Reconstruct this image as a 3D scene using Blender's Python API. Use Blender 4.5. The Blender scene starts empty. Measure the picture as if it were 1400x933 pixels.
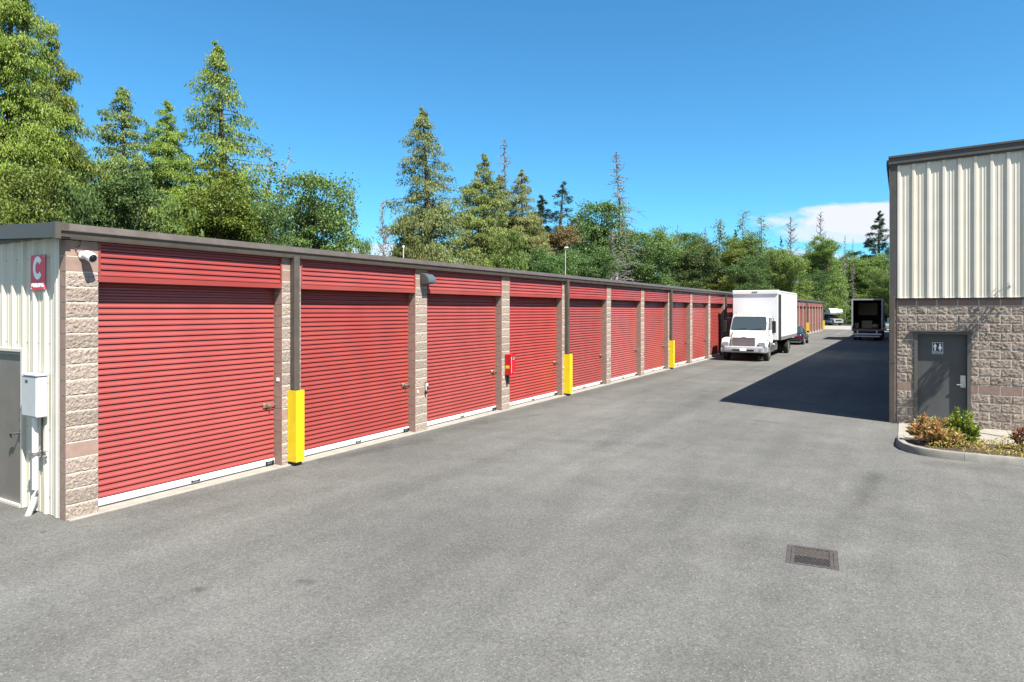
import bpy, bmesh, math, random
import numpy as np
from mathutils import Vector, Matrix, noise

R = math.radians
scene = bpy.context.scene
COL = scene.collection

# ------------------------------------------------------------------ camera
HC = 2.75
YAW = math.atan2(535, 900)
SY, CY = math.sin(YAW), math.cos(YAW)
cd = bpy.data.cameras.new('camera'); cam = bpy.data.objects.new('camera', cd); COL.objects.link(cam)
cam.location = (0, 0, HC); cam.rotation_euler = (R(90), 0, YAW)
cd.sensor_width = 36; cd.lens = 900 / 1400 * 36
cd.shift_y = (424 - 466.5) / 1400
cd.clip_start = 0.1; cd.clip_end = 3000
scene.camera = cam

# ------------------------------------------------------------------ sun, sky, exposure
SUN = Vector((.555, -.209, .805)).normalized()
SUN_EL = math.asin(SUN.z); SUN_AZ = math.atan2(SUN.x, SUN.y)
ld = bpy.data.lights.new('sun', 'SUN'); ld.energy = 5.0; ld.angle = R(.5); ld.color = (1, .95, .87)
lo = bpy.data.objects.new('sun', ld); COL.objects.link(lo)
lo.rotation_euler = SUN.to_track_quat('Z', 'Y').to_euler(); lo.location = (20, -10, 40)
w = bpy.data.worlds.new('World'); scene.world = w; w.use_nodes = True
SKY_STRENGTH = .056
scene.view_settings.view_transform = 'Standard'; scene.view_settings.look = 'None'
scene.view_settings.exposure = 1.52; scene.view_settings.gamma = 1
scene.view_settings.use_curve_mapping = False

def nd(nt, t, **kw):
    n = nt.nodes.new(t)
    for k, v in kw.items():
        if k.startswith('i_'):
            n.inputs[k[2:].replace('_', ' ')].default_value = v
        else:
            setattr(n, k, v)
    return n

def lk(nt, a, b): nt.links.new(a, b)

def fmath(nt, op, a, b=None, c=None, clamp=False):
    n = nt.nodes.new('ShaderNodeMath'); n.operation = op; n.use_clamp = clamp
    for i, v in enumerate((a, b, c)):
        if v is None: continue
        if isinstance(v, (int, float)): n.inputs[i].default_value = v
        else: nt.links.new(v, n.inputs[i])
    return n.outputs[0]

def world_setup():
    nt = w.node_tree; nt.nodes.clear()
    out = nd(nt, 'ShaderNodeOutputWorld'); bg = nd(nt, 'ShaderNodeBackground')
    sky = nd(nt, 'ShaderNodeTexSky'); sky.sky_type = 'NISHITA'; sky.sun_disc = False
    sky.sun_elevation = SUN_EL; sky.sun_rotation = SUN_AZ
    sky.altitude = 60; sky.air_density = 1.0; sky.dust_density = .25; sky.ozone_density = 2.2
    hs = nd(nt, 'ShaderNodeVectorMath'); hs.operation = 'MULTIPLY'; hs.inputs[1].default_value = (.42, .98, 1.22)
    lk(nt, sky.outputs[0], hs.inputs[0])
    tc = nd(nt, 'ShaderNodeTexCoord')
    def dot(v):
        n = nd(nt, 'ShaderNodeVectorMath'); n.operation = 'DOT_PRODUCT'
        lk(nt, tc.outputs['Generated'], n.inputs[0]); n.inputs[1].default_value = v
        return n.outputs['Value']
    f = fmath(nt, 'MAXIMUM', dot((-SY, CY, 0)), .05)
    u = fmath(nt, 'DIVIDE', dot((CY, SY, 0)), f); v = fmath(nt, 'DIVIDE', dot((0, 0, 1)), f)
    cmb = nd(nt, 'ShaderNodeCombineXYZ'); lk(nt, u, cmb.inputs[0]); lk(nt, v, cmb.inputs[1])
    mp = nd(nt, 'ShaderNodeMapping'); mp.inputs['Scale'].default_value = (5, 14, 1); lk(nt, cmb.outputs[0], mp.inputs['Vector'])
    nz = nd(nt, 'ShaderNodeTexNoise'); nz.inputs['Scale'].default_value = 1.3; nz.inputs['Detail'].default_value = 7; nz.inputs['Roughness'].default_value = .55
    lk(nt, mp.outputs[0], nz.inputs['Vector'])
    n0 = fmath(nt, 'SUBTRACT', nz.outputs[0], .5)
    def blob(cu, cv, su, sv, amp=1):
        a = fmath(nt, 'DIVIDE', fmath(nt, 'SUBTRACT', u, cu), su); b = fmath(nt, 'DIVIDE', fmath(nt, 'SUBTRACT', v, cv), sv)
        d = fmath(nt, 'SQRT', fmath(nt, 'ADD', fmath(nt, 'MULTIPLY', a, a), fmath(nt, 'MULTIPLY', b, b)))
        d = fmath(nt, 'ADD', d, fmath(nt, 'MULTIPLY', n0, 1.5))
        mr = nd(nt, 'ShaderNodeMapRange'); mr.interpolation_type = 'SMOOTHSTEP'
        mr.inputs['From Min'].default_value = 1.0; mr.inputs['From Max'].default_value = .74
        mr.inputs['To Max'].default_value = amp
        lk(nt, d, mr.inputs['Value']); return mr.outputs[0]
    bl = [blob(.64, .136, .25, .036, 1), blob(.55, .118, .15, .02, .8), blob(.48, .134, .03, .004, .35), blob(-.2, .088, .07, .014, .7),
          blob(.0, .07, .2, .02, .5), blob(.42, .075, .12, .016, .55), blob(1.1, .16, .3, .06, .9), blob(-1.6, .2, .5, .07, .7)]
    m = bl[0]
    for b in bl[1:]: m = fmath(nt, 'MAXIMUM', m, b)
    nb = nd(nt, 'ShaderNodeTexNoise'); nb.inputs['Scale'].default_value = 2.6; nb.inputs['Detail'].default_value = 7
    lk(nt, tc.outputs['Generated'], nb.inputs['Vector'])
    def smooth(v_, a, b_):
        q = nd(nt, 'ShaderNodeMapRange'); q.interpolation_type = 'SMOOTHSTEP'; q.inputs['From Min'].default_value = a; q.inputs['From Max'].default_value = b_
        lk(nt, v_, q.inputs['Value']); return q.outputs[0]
    back = fmath(nt, 'MULTIPLY', smooth(dot((SY, -CY, 0)), .0, .35), smooth(nb.outputs[0], .44, .6))  # unseen white clouds added behind the camera to brighten and neutralise the blue shade
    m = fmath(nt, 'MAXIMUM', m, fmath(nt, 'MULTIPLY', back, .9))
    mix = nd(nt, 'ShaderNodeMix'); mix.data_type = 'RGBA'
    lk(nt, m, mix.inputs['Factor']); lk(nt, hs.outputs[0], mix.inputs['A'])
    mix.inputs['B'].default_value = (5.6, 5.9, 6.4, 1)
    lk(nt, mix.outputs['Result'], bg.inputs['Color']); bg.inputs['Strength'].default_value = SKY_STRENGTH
    lk(nt, bg.outputs[0], out.inputs[0])
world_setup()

# ------------------------------------------------------------------ helpers
def at(px, d, z=0):
    a = (px - 700) / 900
    return Vector((-SY * d + CY * a * d, CY * d + SY * a * d, z))

def tag(o, label=None, cat=None, group=None, kind=None):
    if label: o['label'] = label
    if cat: o['category'] = cat
    if group: o['group'] = group
    if kind: o['kind'] = kind
    return o

def empty(name, loc=(0, 0, 0), rz=0, label=None, cat=None, group=None, kind=None):
    o = bpy.data.objects.new(name, None); o.empty_display_size = .2; COL.objects.link(o)
    o.location = loc; o.rotation_euler = (0, 0, rz)
    return tag(o, label, cat, group, kind)

def link_mesh(name, me, parent=None, loc=(0, 0, 0)):
    o = bpy.data.objects.new(name, me); COL.objects.link(o)
    if parent: o.parent = parent
    o.location = loc
    return o

def copy_tree(o, parent=None):
    c = o.copy(); COL.objects.link(c)
    if parent: c.parent = parent
    for ch in list(o.children): copy_tree(ch, c)
    return c

def put(name, me_or_proto, parent, loc):
    o = copy_tree(me_or_proto, parent); o.location = loc
    return o

class MB:
    def __init__(s, off=(0, 0, 0)): s.v = []; s.f = []; s.m = []; s.o = Vector(off)
    def poly(s, pts, m=0):
        b = len(s.v); s.v += [Vector(p) for p in pts]; s.f.append(tuple(range(b, b + len(pts)))); s.m.append(m)
    def box(s, x0, x1, y0, y1, z0, z1, m=0, bev=0):
        x0, x1 = sorted((x0, x1)); y0, y1 = sorted((y0, y1)); z0, z1 = sorted((z0, z1))
        if bev:
            bev = min(bev, (x1 - x0) * .45, (y1 - y0) * .45, (z1 - z0) * .45)
            pts = []
            for X, sx in ((x0, 1), (x1, -1)):
                for Y, sy in ((y0, 1), (y1, -1)):
                    for Z, sz in ((z0, 1), (z1, -1)):
                        pts += [(X, Y + sy * bev, Z + sz * bev), (X + sx * bev, Y, Z + sz * bev), (X + sx * bev, Y + sy * bev, Z)]
            s.hull(pts, m); return
        b = len(s.v)
        s.v += [Vector(p) for p in ((x0, y0, z0), (x1, y0, z0), (x1, y1, z0), (x0, y1, z0), (x0, y0, z1), (x1, y0, z1), (x1, y1, z1), (x0, y1, z1))]
        for q in ((3, 2, 1, 0), (4, 5, 6, 7), (0, 1, 5, 4), (1, 2, 6, 5), (2, 3, 7, 6), (3, 0, 4, 7)):
            s.f.append(tuple(b + i for i in q)); s.m.append(m)
    def hull(s, pts, m=0):
        bm = bmesh.new()
        for p in pts: bm.verts.new(p)
        r = bmesh.ops.convex_hull(bm, input=bm.verts)
        bmesh.ops.dissolve_limit(bm, angle_limit=.01, verts=bm.verts, edges=bm.edges)
        bm.verts.ensure_lookup_table(); bm.verts.index_update()
        b = len(s.v); s.v += [v.co.copy() for v in bm.verts]
        for f in bm.faces: s.f.append(tuple(b + v.index for v in f.verts)); s.m.append(m)
        bm.free()
    def tube(s, pts, rad, n=8, m=0, cap=True):
        pts = [Vector(p) for p in pts]
        if isinstance(rad, (int, float)): rad = [rad] * len(pts)
        b = len(s.v); up = Vector((0, 0, 1))
        prev = None
        for i, p in enumerate(pts):
            t = (pts[min(i + 1, len(pts) - 1)] - pts[max(i - 1, 0)])
            t = t.normalized() if t.length > 1e-9 else Vector((0, 0, 1))
            a = t.cross(up)
            if a.length < .05: a = t.cross(Vector((1, 0, 0)))
            a.normalize(); c = t.cross(a)
            for k in range(n):
                th = 2 * math.pi * k / n
                s.v.append(p + (a * math.cos(th) + c * math.sin(th)) * rad[i])
        for i in range(len(pts) - 1):
            for k in range(n):
                k2 = (k + 1) % n
                s.f.append((b + i * n + k, b + i * n + k2, b + (i + 1) * n + k2, b + (i + 1) * n + k)); s.m.append(m)
        if cap:
            s.f.append(tuple(b + k for k in reversed(range(n)))); s.m.append(m)
            e = b + (len(pts) - 1) * n
            s.f.append(tuple(e + k for k in range(n))); s.m.append(m)
    def loft(s, rings, m=0, cap=True):
        n = len(rings[0]); b = len(s.v)
        for r in rings: s.v += [Vector(p) for p in r]
        for i in range(len(rings) - 1):
            for k in range(n):
                k2 = (k + 1) % n
                s.f.append((b + i * n + k, b + i * n + k2, b + (i + 1) * n + k2, b + (i + 1) * n + k)); s.m.append(m)
        if cap:
            s.f.append(tuple(b + k for k in reversed(range(n)))); s.m.append(m)
            e = b + (len(rings) - 1) * n
            s.f.append(tuple(e + k for k in range(n))); s.m.append(m)
    def prism(s, prof, axis, a0, a1, m=0):
        """extrude 2-D profile along an axis: 'x' -> prof is (y,z); 'y' -> (x,z); 'z' -> (x,y)"""
        def P(p, a): return {'x': (a, p[0], p[1]), 'y': (p[0], a, p[1]), 'z': (p[0], p[1], a)}[axis]
        s.loft([[P(p, a0) for p in prof], [P(p, a1) for p in prof]], m)
    def wheel(s, x0, x1, y, z, r, n=24, m=0):
        xm = (x0 + x1) / 2; w_ = abs(x1 - x0) / 2
        rings = []
        for dx, rr in ((-w_, r * .8), (-w_ * .85, r * .96), (-w_ * .5, r), (w_ * .5, r), (w_ * .85, r * .96), (w_, r * .8)):
            rings.append([(xm + dx, y + rr * math.cos(2 * math.pi * k / n), z + rr * math.sin(2 * math.pi * k / n)) for k in range(n)])
        s.loft(rings, m)
    def build(s, name, mats, parent=None, world=False, smooth=None, loc=(0, 0, 0), data=False):
        if not isinstance(mats, (list, tuple)): mats = [mats]
        off = Vector((0, 0, 0))
        if world and parent:
            p = parent
            while p: off += p.location; p = p.parent
        off = off + s.o
        me = bpy.data.meshes.new(name)
        me.from_pydata([v - off for v in s.v], [], s.f); me.update()
        for m in mats: me.materials.append(m)
        if len(mats) > 1: me.polygons.foreach_set('material_index', s.m)
        bm = bmesh.new(); bm.from_mesh(me); bmesh.ops.recalc_face_normals(bm, faces=bm.faces); bm.to_mesh(me); bm.free()
        if smooth is not None:
            me.polygons.foreach_set('use_smooth', [True] * len(me.polygons)); me.set_sharp_from_angle(angle=R(smooth))
        me.update()
        if data: return me
        return link_mesh(name, me, parent, loc)

def grid_faces(nu, nv, base=0):
    return [(base + j * (nu + 1) + i, base + j * (nu + 1) + i + 1, base + (j + 1) * (nu + 1) + i + 1, base + (j + 1) * (nu + 1) + i) for j in range(nv) for i in range(nu)]

def np_mesh(name, V, F, mats, mi=None, smooth=False):
    V = np.asarray(V, np.float32); F = np.asarray(F, np.int32)
    me = bpy.data.meshes.new(name); k = F.shape[1]
    me.vertices.add(len(V)); me.vertices.foreach_set('co', V.ravel())
    me.loops.add(F.size); me.loops.foreach_set('vertex_index', F.ravel())
    me.polygons.add(len(F)); me.polygons.foreach_set('loop_start', np.arange(0, F.size, k, dtype=np.int32))
    try: me.polygons.foreach_set('loop_total', np.full(len(F), k, np.int32))
    except Exception: pass
    if not isinstance(mats, (list, tuple)): mats = [mats]
    for m in mats: me.materials.append(m)
    if mi is not None: me.polygons.foreach_set('material_index', np.asarray(mi, np.int32))
    if smooth: me.polygons.foreach_set('use_smooth', np.ones(len(F), bool))
    me.update(calc_edges=True); me.validate()
    return me

# ------------------------------------------------------------------ materials
ALB = .63   # the photo is exposed bright: base colours stay at their real, darker values
KEEP = ('white_paint', 'white_box_panel', 'sign_white', 'galvanised_rail', 'chrome', 'steel', 'vehicle_glass', 'headlamp', 'yellow_paint', 'cream_metal_panel', 'sign_red')
def mat(name, col, rough=.6, metal=0, spec=.5, noise_amt=0, noise_scale=8, bump=0, bump_scale=60, dirt=None, coat=0, trans=0):
    f = 1 if name in KEEP else ALB
    col = tuple(c * f for c in col)
    if dirt: dirt = (tuple(c * f for c in dirt[0]),) + tuple(dirt[1:])
    m = bpy.data.materials.new(name); m.use_nodes = True; nt = m.node_tree
    b = nt.nodes['Principled BSDF']
    b.inputs['Base Color'].default_value = (*col, 1); b.inputs['Roughness'].default_value = rough
    b.inputs['Metallic'].default_value = metal; b.inputs['Specular IOR Level'].default_value = spec
    b.inputs['Coat Weight'].default_value = coat
    b.inputs['Transmission Weight'].default_value = trans
    tc = nd(nt, 'ShaderNodeTexCoord')
    if noise_amt:
        nz = nd(nt, 'ShaderNodeTexNoise'); nz.inputs['Scale'].default_value = noise_scale; nz.inputs['Detail'].default_value = 6
        lk(nt, tc.outputs['Object'], nz.inputs['Vector'])
        mr = nd(nt, 'ShaderNodeMapRange'); mr.inputs['From Min'].default_value = .3; mr.inputs['From Max'].default_value = .7
        mr.inputs['To Min'].default_value = 1 - noise_amt; mr.inputs['To Max'].default_value = 1 + noise_amt
        lk(nt, nz.outputs[0], mr.inputs['Value'])
        mx = nd(nt, 'ShaderNodeVectorMath'); mx.operation = 'SCALE'; mx.inputs[0].default_value = col
        lk(nt, mr.outputs[0], mx.inputs['Scale']); last = mx.outputs[0]
        if dirt:
            n2 = nd(nt, 'ShaderNodeTexNoise'); n2.inputs['Scale'].default_value = dirt[1]; n2.inputs['Detail'].default_value = 8; n2.inputs['Roughness'].default_value = .7
            mp = nd(nt, 'ShaderNodeMapping'); mp.inputs['Scale'].default_value = dirt[3] if len(dirt) > 3 else (1, 1, 1)
            lk(nt, tc.outputs['Object'], mp.inputs['Vector']); lk(nt, mp.outputs[0], n2.inputs['Vector'])
            r2 = nd(nt, 'ShaderNodeMapRange'); r2.inputs['From Min'].default_value = .52; r2.inputs['From Max'].default_value = .78; r2.inputs['To Max'].default_value = dirt[2]
            lk(nt, n2.outputs[0], r2.inputs['Value'])
            mm = nd(nt, 'ShaderNodeMix'); mm.data_type = 'RGBA'; lk(nt, r2.outputs[0], mm.inputs['Factor']); lk(nt, last, mm.inputs['A'])
            mm.inputs['B'].default_value = (*dirt[0], 1); last = mm.outputs['Result']
        lk(nt, last, b.inputs['Base Color'])
        rr = nd(nt, 'ShaderNodeMapRange'); rr.inputs['To Min'].default_value = max(.02, rough - .12); rr.inputs['To Max'].default_value = min(1, rough + .12)
        lk(nt, nz.outputs[0], rr.inputs['Value']); lk(nt, rr.outputs[0], b.inputs['Roughness'])
    if bump:
        n3 = nd(nt, 'ShaderNodeTexNoise'); n3.inputs['Scale'].default_value = bump_scale; n3.inputs['Detail'].default_value = 5
        lk(nt, tc.outputs['Object'], n3.inputs['Vector'])
        bp = nd(nt, 'ShaderNodeBump'); bp.inputs['Strength'].default_value = bump; bp.inputs['Distance'].default_value = .01
        lk(nt, n3.outputs[0], bp.inputs['Height']); lk(nt, bp.outputs[0], b.inputs['Normal'])
    return m

def leaf_mat(name, cols, trans=.3, rough=.55, objvar=.25):
    m = bpy.data.materials.new(name); m.use_nodes = True; nt = m.node_tree; nt.nodes.clear()
    out = nd(nt, 'ShaderNodeOutputMaterial'); b = nd(nt, 'ShaderNodeBsdfPrincipled'); t = nd(nt, 'ShaderNodeBsdfTranslucent'); mx = nd(nt, 'ShaderNodeMixShader')
    g = nd(nt, 'ShaderNodeNewGeometry'); cr = nd(nt, 'ShaderNodeValToRGB')
    el = cr.color_ramp.elements
    while len(el) > 1: el.remove(el[-1])
    el[0].position = 0; cols = [tuple(v * .95 for v in c) for c in cols]; el[0].color = (*cols[0], 1)
    for i, c in enumerate(cols[1:]):
        e = el.new((i + 1) / (len(cols) - 1)); e.color = (*c, 1)
    lk(nt, g.outputs['Random Per Island'], cr.inputs[0])
    oi = nd(nt, 'ShaderNodeObjectInfo'); hs = nd(nt, 'ShaderNodeHueSaturation')
    mr = nd(nt, 'ShaderNodeMapRange'); mr.inputs['To Min'].default_value = 1 - objvar; mr.inputs['To Max'].default_value = 1 + objvar
    lk(nt, oi.outputs['Random'], mr.inputs['Value']); lk(nt, mr.outputs[0], hs.inputs['Value']); lk(nt, cr.outputs[0], hs.inputs['Color'])
    h2 = nd(nt, 'ShaderNodeMapRange'); h2.inputs['To Min'].default_value = .485; h2.inputs['To Max'].default_value = .515
    mu = fmath(nt, 'FRACT', fmath(nt, 'MULTIPLY', oi.outputs['Random'], 7.3)); lk(nt, mu, h2.inputs['Value']); lk(nt, h2.outputs[0], hs.inputs['Hue'])
    lk(nt, hs.outputs[0], b.inputs['Base Color']); lk(nt, hs.outputs[0], t.inputs['Color'])
    b.inputs['Roughness'].default_value = rough; b.inputs['Specular IOR Level'].default_value = .35
    mx.inputs[0].default_value = trans; lk(nt, b.outputs[0], mx.inputs[1]); lk(nt, t.outputs[0], mx.inputs[2]); lk(nt, mx.outputs[0], out.inputs[0])
    return m

def asphalt_mat():
    m = bpy.data.materials.new('asphalt'); m.use_nodes = True; nt = m.node_tree; b = nt.nodes['Principled BSDF']
    tc = nd(nt, 'ShaderNodeTexCoord'); P = tc.outputs['Object']
    sep = nd(nt, 'ShaderNodeSeparateXYZ'); lk(nt, P, sep.inputs[0])
    def nz(scale, det=6, rough=.6, vec=P, dist=0):
        n = nd(nt, 'ShaderNodeTexNoise'); n.inputs['Scale'].default_value = scale; n.inputs['Detail'].default_value = det; n.inputs['Roughness'].default_value = rough; n.inputs['Distortion'].default_value = dist
        lk(nt, vec, n.inputs['Vector']); return n.outputs[0]
    def rng(v, a, b_, c, d):
        r = nd(nt, 'ShaderNodeMapRange'); r.inputs['From Min'].default_value = a; r.inputs['From Max'].default_value = b_; r.inputs['To Min'].default_value = c; r.inputs['To Max'].default_value = d
        lk(nt, v, r.inputs['Value']); return r.outputs[0]
    big = rng(nz(.22, 5, .6), .32, .68, .80, 1.14)
    mid = rng(nz(1.6, 6, .65), .3, .7, .90, 1.10)
    fine = rng(nz(34, 4, .75), .25, .75, .74, 1.26)
    vo = nd(nt, 'ShaderNodeTexVoronoi'); vo.inputs['Scale'].default_value = 62; lk(nt, P, vo.inputs['Vector'])
    vs = nd(nt, 'ShaderNodeSeparateColor'); lk(nt, vo.outputs['Color'], vs.inputs[0])
    chip = rng(vs.outputs[0], 0, 1, .8, 1.2)
    light = rng(vs.outputs[1], .955, .97, 0, 1); near = rng(vo.outputs['Distance'], .3, .42, 1, 0)
    light = fmath(nt, 'MULTIPLY', light, near)
    # long streaks along the drive
    mp = nd(nt, 'ShaderNodeMapping'); mp.inputs['Scale'].default_value = (1.3, .05, 1); mp.inputs['Rotation'].default_value = (0, 0, R(2)); lk(nt, P, mp.inputs['Vector'])
    streak = rng(nz(1.0, 5, .6, mp.outputs[0]), .35, .68, .87, 1.08)
    val = fmath(nt, 'MULTIPLY', fmath(nt, 'MULTIPLY', big, mid), fmath(nt, 'MULTIPLY', fmath(nt, 'MULTIPLY', fine, chip), streak))
    wob = fmath(nt, 'SUBTRACT', nz(2.2, 5, .6), .5)
    wob2 = fmath(nt, 'SUBTRACT', nz(9, 4, .6), .5)
    def line(x0, y0, x1, y1, wid, dark, wamp=.5):
        # worn or stained band along a segment
        L = math.hypot(x1 - x0, y1 - y0); tx, ty = (x1 - x0) / L, (y1 - y0) / L
        dx = fmath(nt, 'SUBTRACT', sep.outputs[0], x0); dy = fmath(nt, 'SUBTRACT', sep.outputs[1], y0)
        al = fmath(nt, 'ADD', fmath(nt, 'MULTIPLY', dx, tx), fmath(nt, 'MULTIPLY', dy, ty))
        ac = fmath(nt, 'SUBTRACT', fmath(nt, 'MULTIPLY', dx, -ty), fmath(nt, 'MULTIPLY', dy, -tx))
        over = fmath(nt, 'SUBTRACT', fmath(nt, 'ABSOLUTE', fmath(nt, 'SUBTRACT', al, L / 2)), L / 2)
        d = fmath(nt, 'ADD', fmath(nt, 'ABSOLUTE', ac), fmath(nt, 'MAXIMUM', over, 0))
        d = fmath(nt, 'ADD', d, fmath(nt, 'MULTIPLY', fmath(nt, 'ADD', wob, fmath(nt, 'MULTIPLY', wob2, .5)), wamp))
        return rng_s(d, wid, 0, dark)
    def rng_s(v, a, b_, amt):
        r = nd(nt, 'ShaderNodeMapRange'); r.interpolation_type = 'SMOOTHSTEP'; r.inputs['From Min'].default_value = a; r.inputs['From Max'].default_value = b_; r.inputs['To Min'].default_value = 1; r.inputs['To Max'].default_value = 1 - amt
        lk(nt, v, r.inputs['Value']); return r.outputs[0]
    for a in ((-.75, 8.4, -.45, 12.6, .34, .16, .5), (-.55, 10.2, -.4, 12.4, .2, .16, .3), (-1.5, 8.0, -.3, 7.9, .7, .14, .6), (-8.9, 5, -8.9, 36, .55, .2, .8), (-7.4, 12, -4.2, 13, .4, .12, .6),
              (-7.9, 26.5, -3.2, 25.9, .3, .2, .25), (-7.6, 31.5, -3.6, 31.2, .3, .2, .25), (-7.2, 22.5, -5.2, 22.3, .2, .16, .2), (-5.97, 3.97, -5.88, 3.99, .10, .38, .1),
              (-5.25, 4.62, -5.1, 4.66, .10, .34, .1), (-3.4, 5.6, -7.6, 22, .35, .07, .5), (-1.9, 6.4, -6.0, 23, .35, .08, .5), (-6.8, 6.5, -5.9, 14, .5, .08, .6), (3.2, 5, 1.2, 13, .3, .1, .4), (-9.1, 8.6, -8.6, 11, .3, .2, .4), (-8.9, 13, -8.2, 15.2, .3, .16, .4), (2.2, 6, 3.2, 14, .6, .16, .8), (-3.2, 17.1, -2.6, 17.0, .2, .25, .3), (.4, 13.9, 6, 13.9, .5, .14, .5),
              (-.9, 3, -.85, 7.4, .45, .1, .5), (-3.6, 14, -3.4, 60, .5, .07, .5), (-5.4, 14, -5.3, 60, .5, .07, .5)):
        val = fmath(nt, 'MULTIPLY', val, line(*a))
    vd = nd(nt, 'ShaderNodeTexVoronoi'); vd.inputs['Scale'].default_value = 1.1; lk(nt, P, vd.inputs['Vector'])
    vsd = nd(nt, 'ShaderNodeSeparateColor'); lk(nt, vd.outputs['Color'], vsd.inputs[0])
    dd = fmath(nt, 'ADD', vd.outputs['Distance'], fmath(nt, 'MULTIPLY', wob2, .12))
    drip = fmath(nt, 'MULTIPLY', rng(dd, .02, .055, 1, 0), rng(vsd.outputs[0], .72, .78, 0, .42))
    drip = fmath(nt, 'MAXIMUM', drip, 0)
    val = fmath(nt, 'MULTIPLY', val, fmath(nt, 'SUBTRACT', 1, drip))
    # fine cracks near the drain
    mpc = nd(nt, 'ShaderNodeMapping'); lk(nt, P, mpc.inputs['Vector'])
    vc = nd(nt, 'ShaderNodeTexVoronoi'); vc.feature = 'DISTANCE_TO_EDGE'; vc.inputs['Scale'].default_value = .33
    addn = nd(nt, 'ShaderNodeVectorMath'); addn.operation = 'ADD'
    nw = nd(nt, 'ShaderNodeTexNoise'); nw.inputs['Scale'].default_value = 2.5; nw.inputs['Detail'].default_value = 5; lk(nt, P, nw.inputs['Vector'])
    sc_ = nd(nt, 'ShaderNodeVectorMath'); sc_.operation = 'SCALE'; sc_.inputs['Scale'].default_value = .9; lk(nt, nw.outputs['Color'], sc_.inputs[0])
    lk(nt, P, addn.inputs[0]); lk(nt, sc_.outputs[0], addn.inputs[1]); lk(nt, addn.outputs[0], vc.inputs['Vector'])
    crack = rng(vc.outputs['Distance'], 0, .0035, .72, 1); crack_m = rng(nz(.5, 3), .5, .56, 0, 1)
    cmix = fmath(nt, 'ADD', fmath(nt, 'MULTIPLY', fmath(nt, 'SUBTRACT', crack, 1), crack_m), 1)
    val = fmath(nt, 'MULTIPLY', val, cmix)
    tint = nd(nt, 'ShaderNodeMix'); tint.data_type = 'RGBA'; lk(nt, rng(nz(.35, 4), .35, .65, 0, 1), tint.inputs['Factor'])
    tint.inputs['A'].default_value = (.095, .0945, .0885, 1); tint.inputs['B'].default_value = (.104, .102, .094, 1)
    sc2 = nd(nt, 'ShaderNodeVectorMath'); sc2.operation = 'SCALE'; lk(nt, tint.outputs['Result'], sc2.inputs[0]); lk(nt, val, sc2.inputs['Scale'])
    lm = nd(nt, 'ShaderNodeMix'); lm.data_type = 'RGBA'; lk(nt, fmath(nt, 'MULTIPLY', light, .75), lm.inputs['Factor']); lk(nt, sc2.outputs[0], lm.inputs['A']); lm.inputs['B'].default_value = (.27, .255, .23, 1)
    lk(nt, lm.outputs['Result'], b.inputs['Base Color']); b.inputs['Roughness'].default_value = .9; b.inputs['Specular IOR Level'].default_value = .25
    bp = nd(nt, 'ShaderNodeBump'); bp.inputs['Strength'].default_value = .4; bp.inputs['Distance'].default_value = .006
    hgt = fmath(nt, 'ADD', vo.outputs['Distance'], fmath(nt, 'MULTIPLY', nz(90, 3), .6)); lk(nt, hgt, bp.inputs['Height']); lk(nt, bp.outputs[0], b.inputs['Normal'])
    return m

M = {}
M['asphalt'] = asphalt_mat()
M['red'] = mat('red_painted_steel', (.385, .060, .050), .34, noise_amt=.06, noise_scale=1.5, spec=.5, dirt=((.30, .06, .05), 3, .35, (1, .4, .5)))
M['split'] = mat('split_face_block', (.36, .29, .24), .92, noise_amt=.35, noise_scale=34, bump=.4, bump_scale=90, dirt=((.18, .13, .11), 14, .5))
M['smooth_block'] = mat('smooth_block', (.35, .235, .19), .85, noise_amt=.12, noise_scale=9, bump=.15, bump_scale=150)
M['mortar'] = mat('mortar', (.66, .60, .52), .9, noise_amt=.1, noise_scale=20)
M['split_dark'] = mat('split_face_block_brown', (.335, .27, .22), .92, noise_amt=.35, noise_scale=30, bump=.4, bump_scale=80, dirt=((.15, .11, .095), 7, .6))
M['smooth_dark'] = mat('smooth_block_brown', (.29, .195, .16), .85, noise_amt=.14, noise_scale=9)
M['mortar_dark'] = mat('mortar_grey', (.66, .60, .52), .9, noise_amt=.12, noise_scale=14)
M['bronze'] = mat('bronze_trim', (.10, .083, .068), .45, noise_amt=.12, noise_scale=5, dirt=((.16, .14, .12), 6, .4))
M['trim_dark'] = mat('charcoal_trim', (.082, .076, .07), .5, noise_amt=.12, noise_scale=5)
M['cream'] = mat('cream_metal_panel', (.53, .495, .415), .45, noise_amt=.05, noise_scale=2, dirt=((.42, .38, .30), 4, .4, (2, 2, .25)))
M['galv'] = mat('galvanised_rail', (.55, .565, .58), .42, metal=.15, noise_amt=.1, noise_scale=6)
M['steel'] = mat('steel', (.55, .55, .55), .3, metal=.9, noise_amt=.1, noise_scale=20)
M['brass'] = mat('brass', (.55, .42, .16), .35, metal=.9)
M['black'] = mat('black_plastic', (.015, .015, .016), .45, noise_amt=.1)
M['concrete'] = mat('concrete', (.36, .335, .29), .9, noise_amt=.12, noise_scale=5, bump=.3, bump_scale=120, dirt=((.26, .24, .21), 3, .6))
M['curb'] = mat('curb_concrete', (.30, .285, .25), .9, noise_amt=.18, noise_scale=7, bump=.4, bump_scale=100, dirt=((.15, .145, .125), 3.5, .7))
M['yellow'] = mat('yellow_paint', (.62, .47, .008), .45, noise_amt=.05, noise_scale=4, bump=.1, bump_scale=14, dirt=((.28, .21, .04), 7, .5, (1, 1, .5)))
M['white_paint'] = mat('white_paint', (.62, .62, .61), .4, noise_amt=.03, noise_scale=3)
M['box_white'] = mat('white_box_panel', (.60, .61, .62), .35, noise_amt=.03, noise_scale=1.2, dirt=((.6, .6, .58), 2, .3, (1, 1, .3)))
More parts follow.
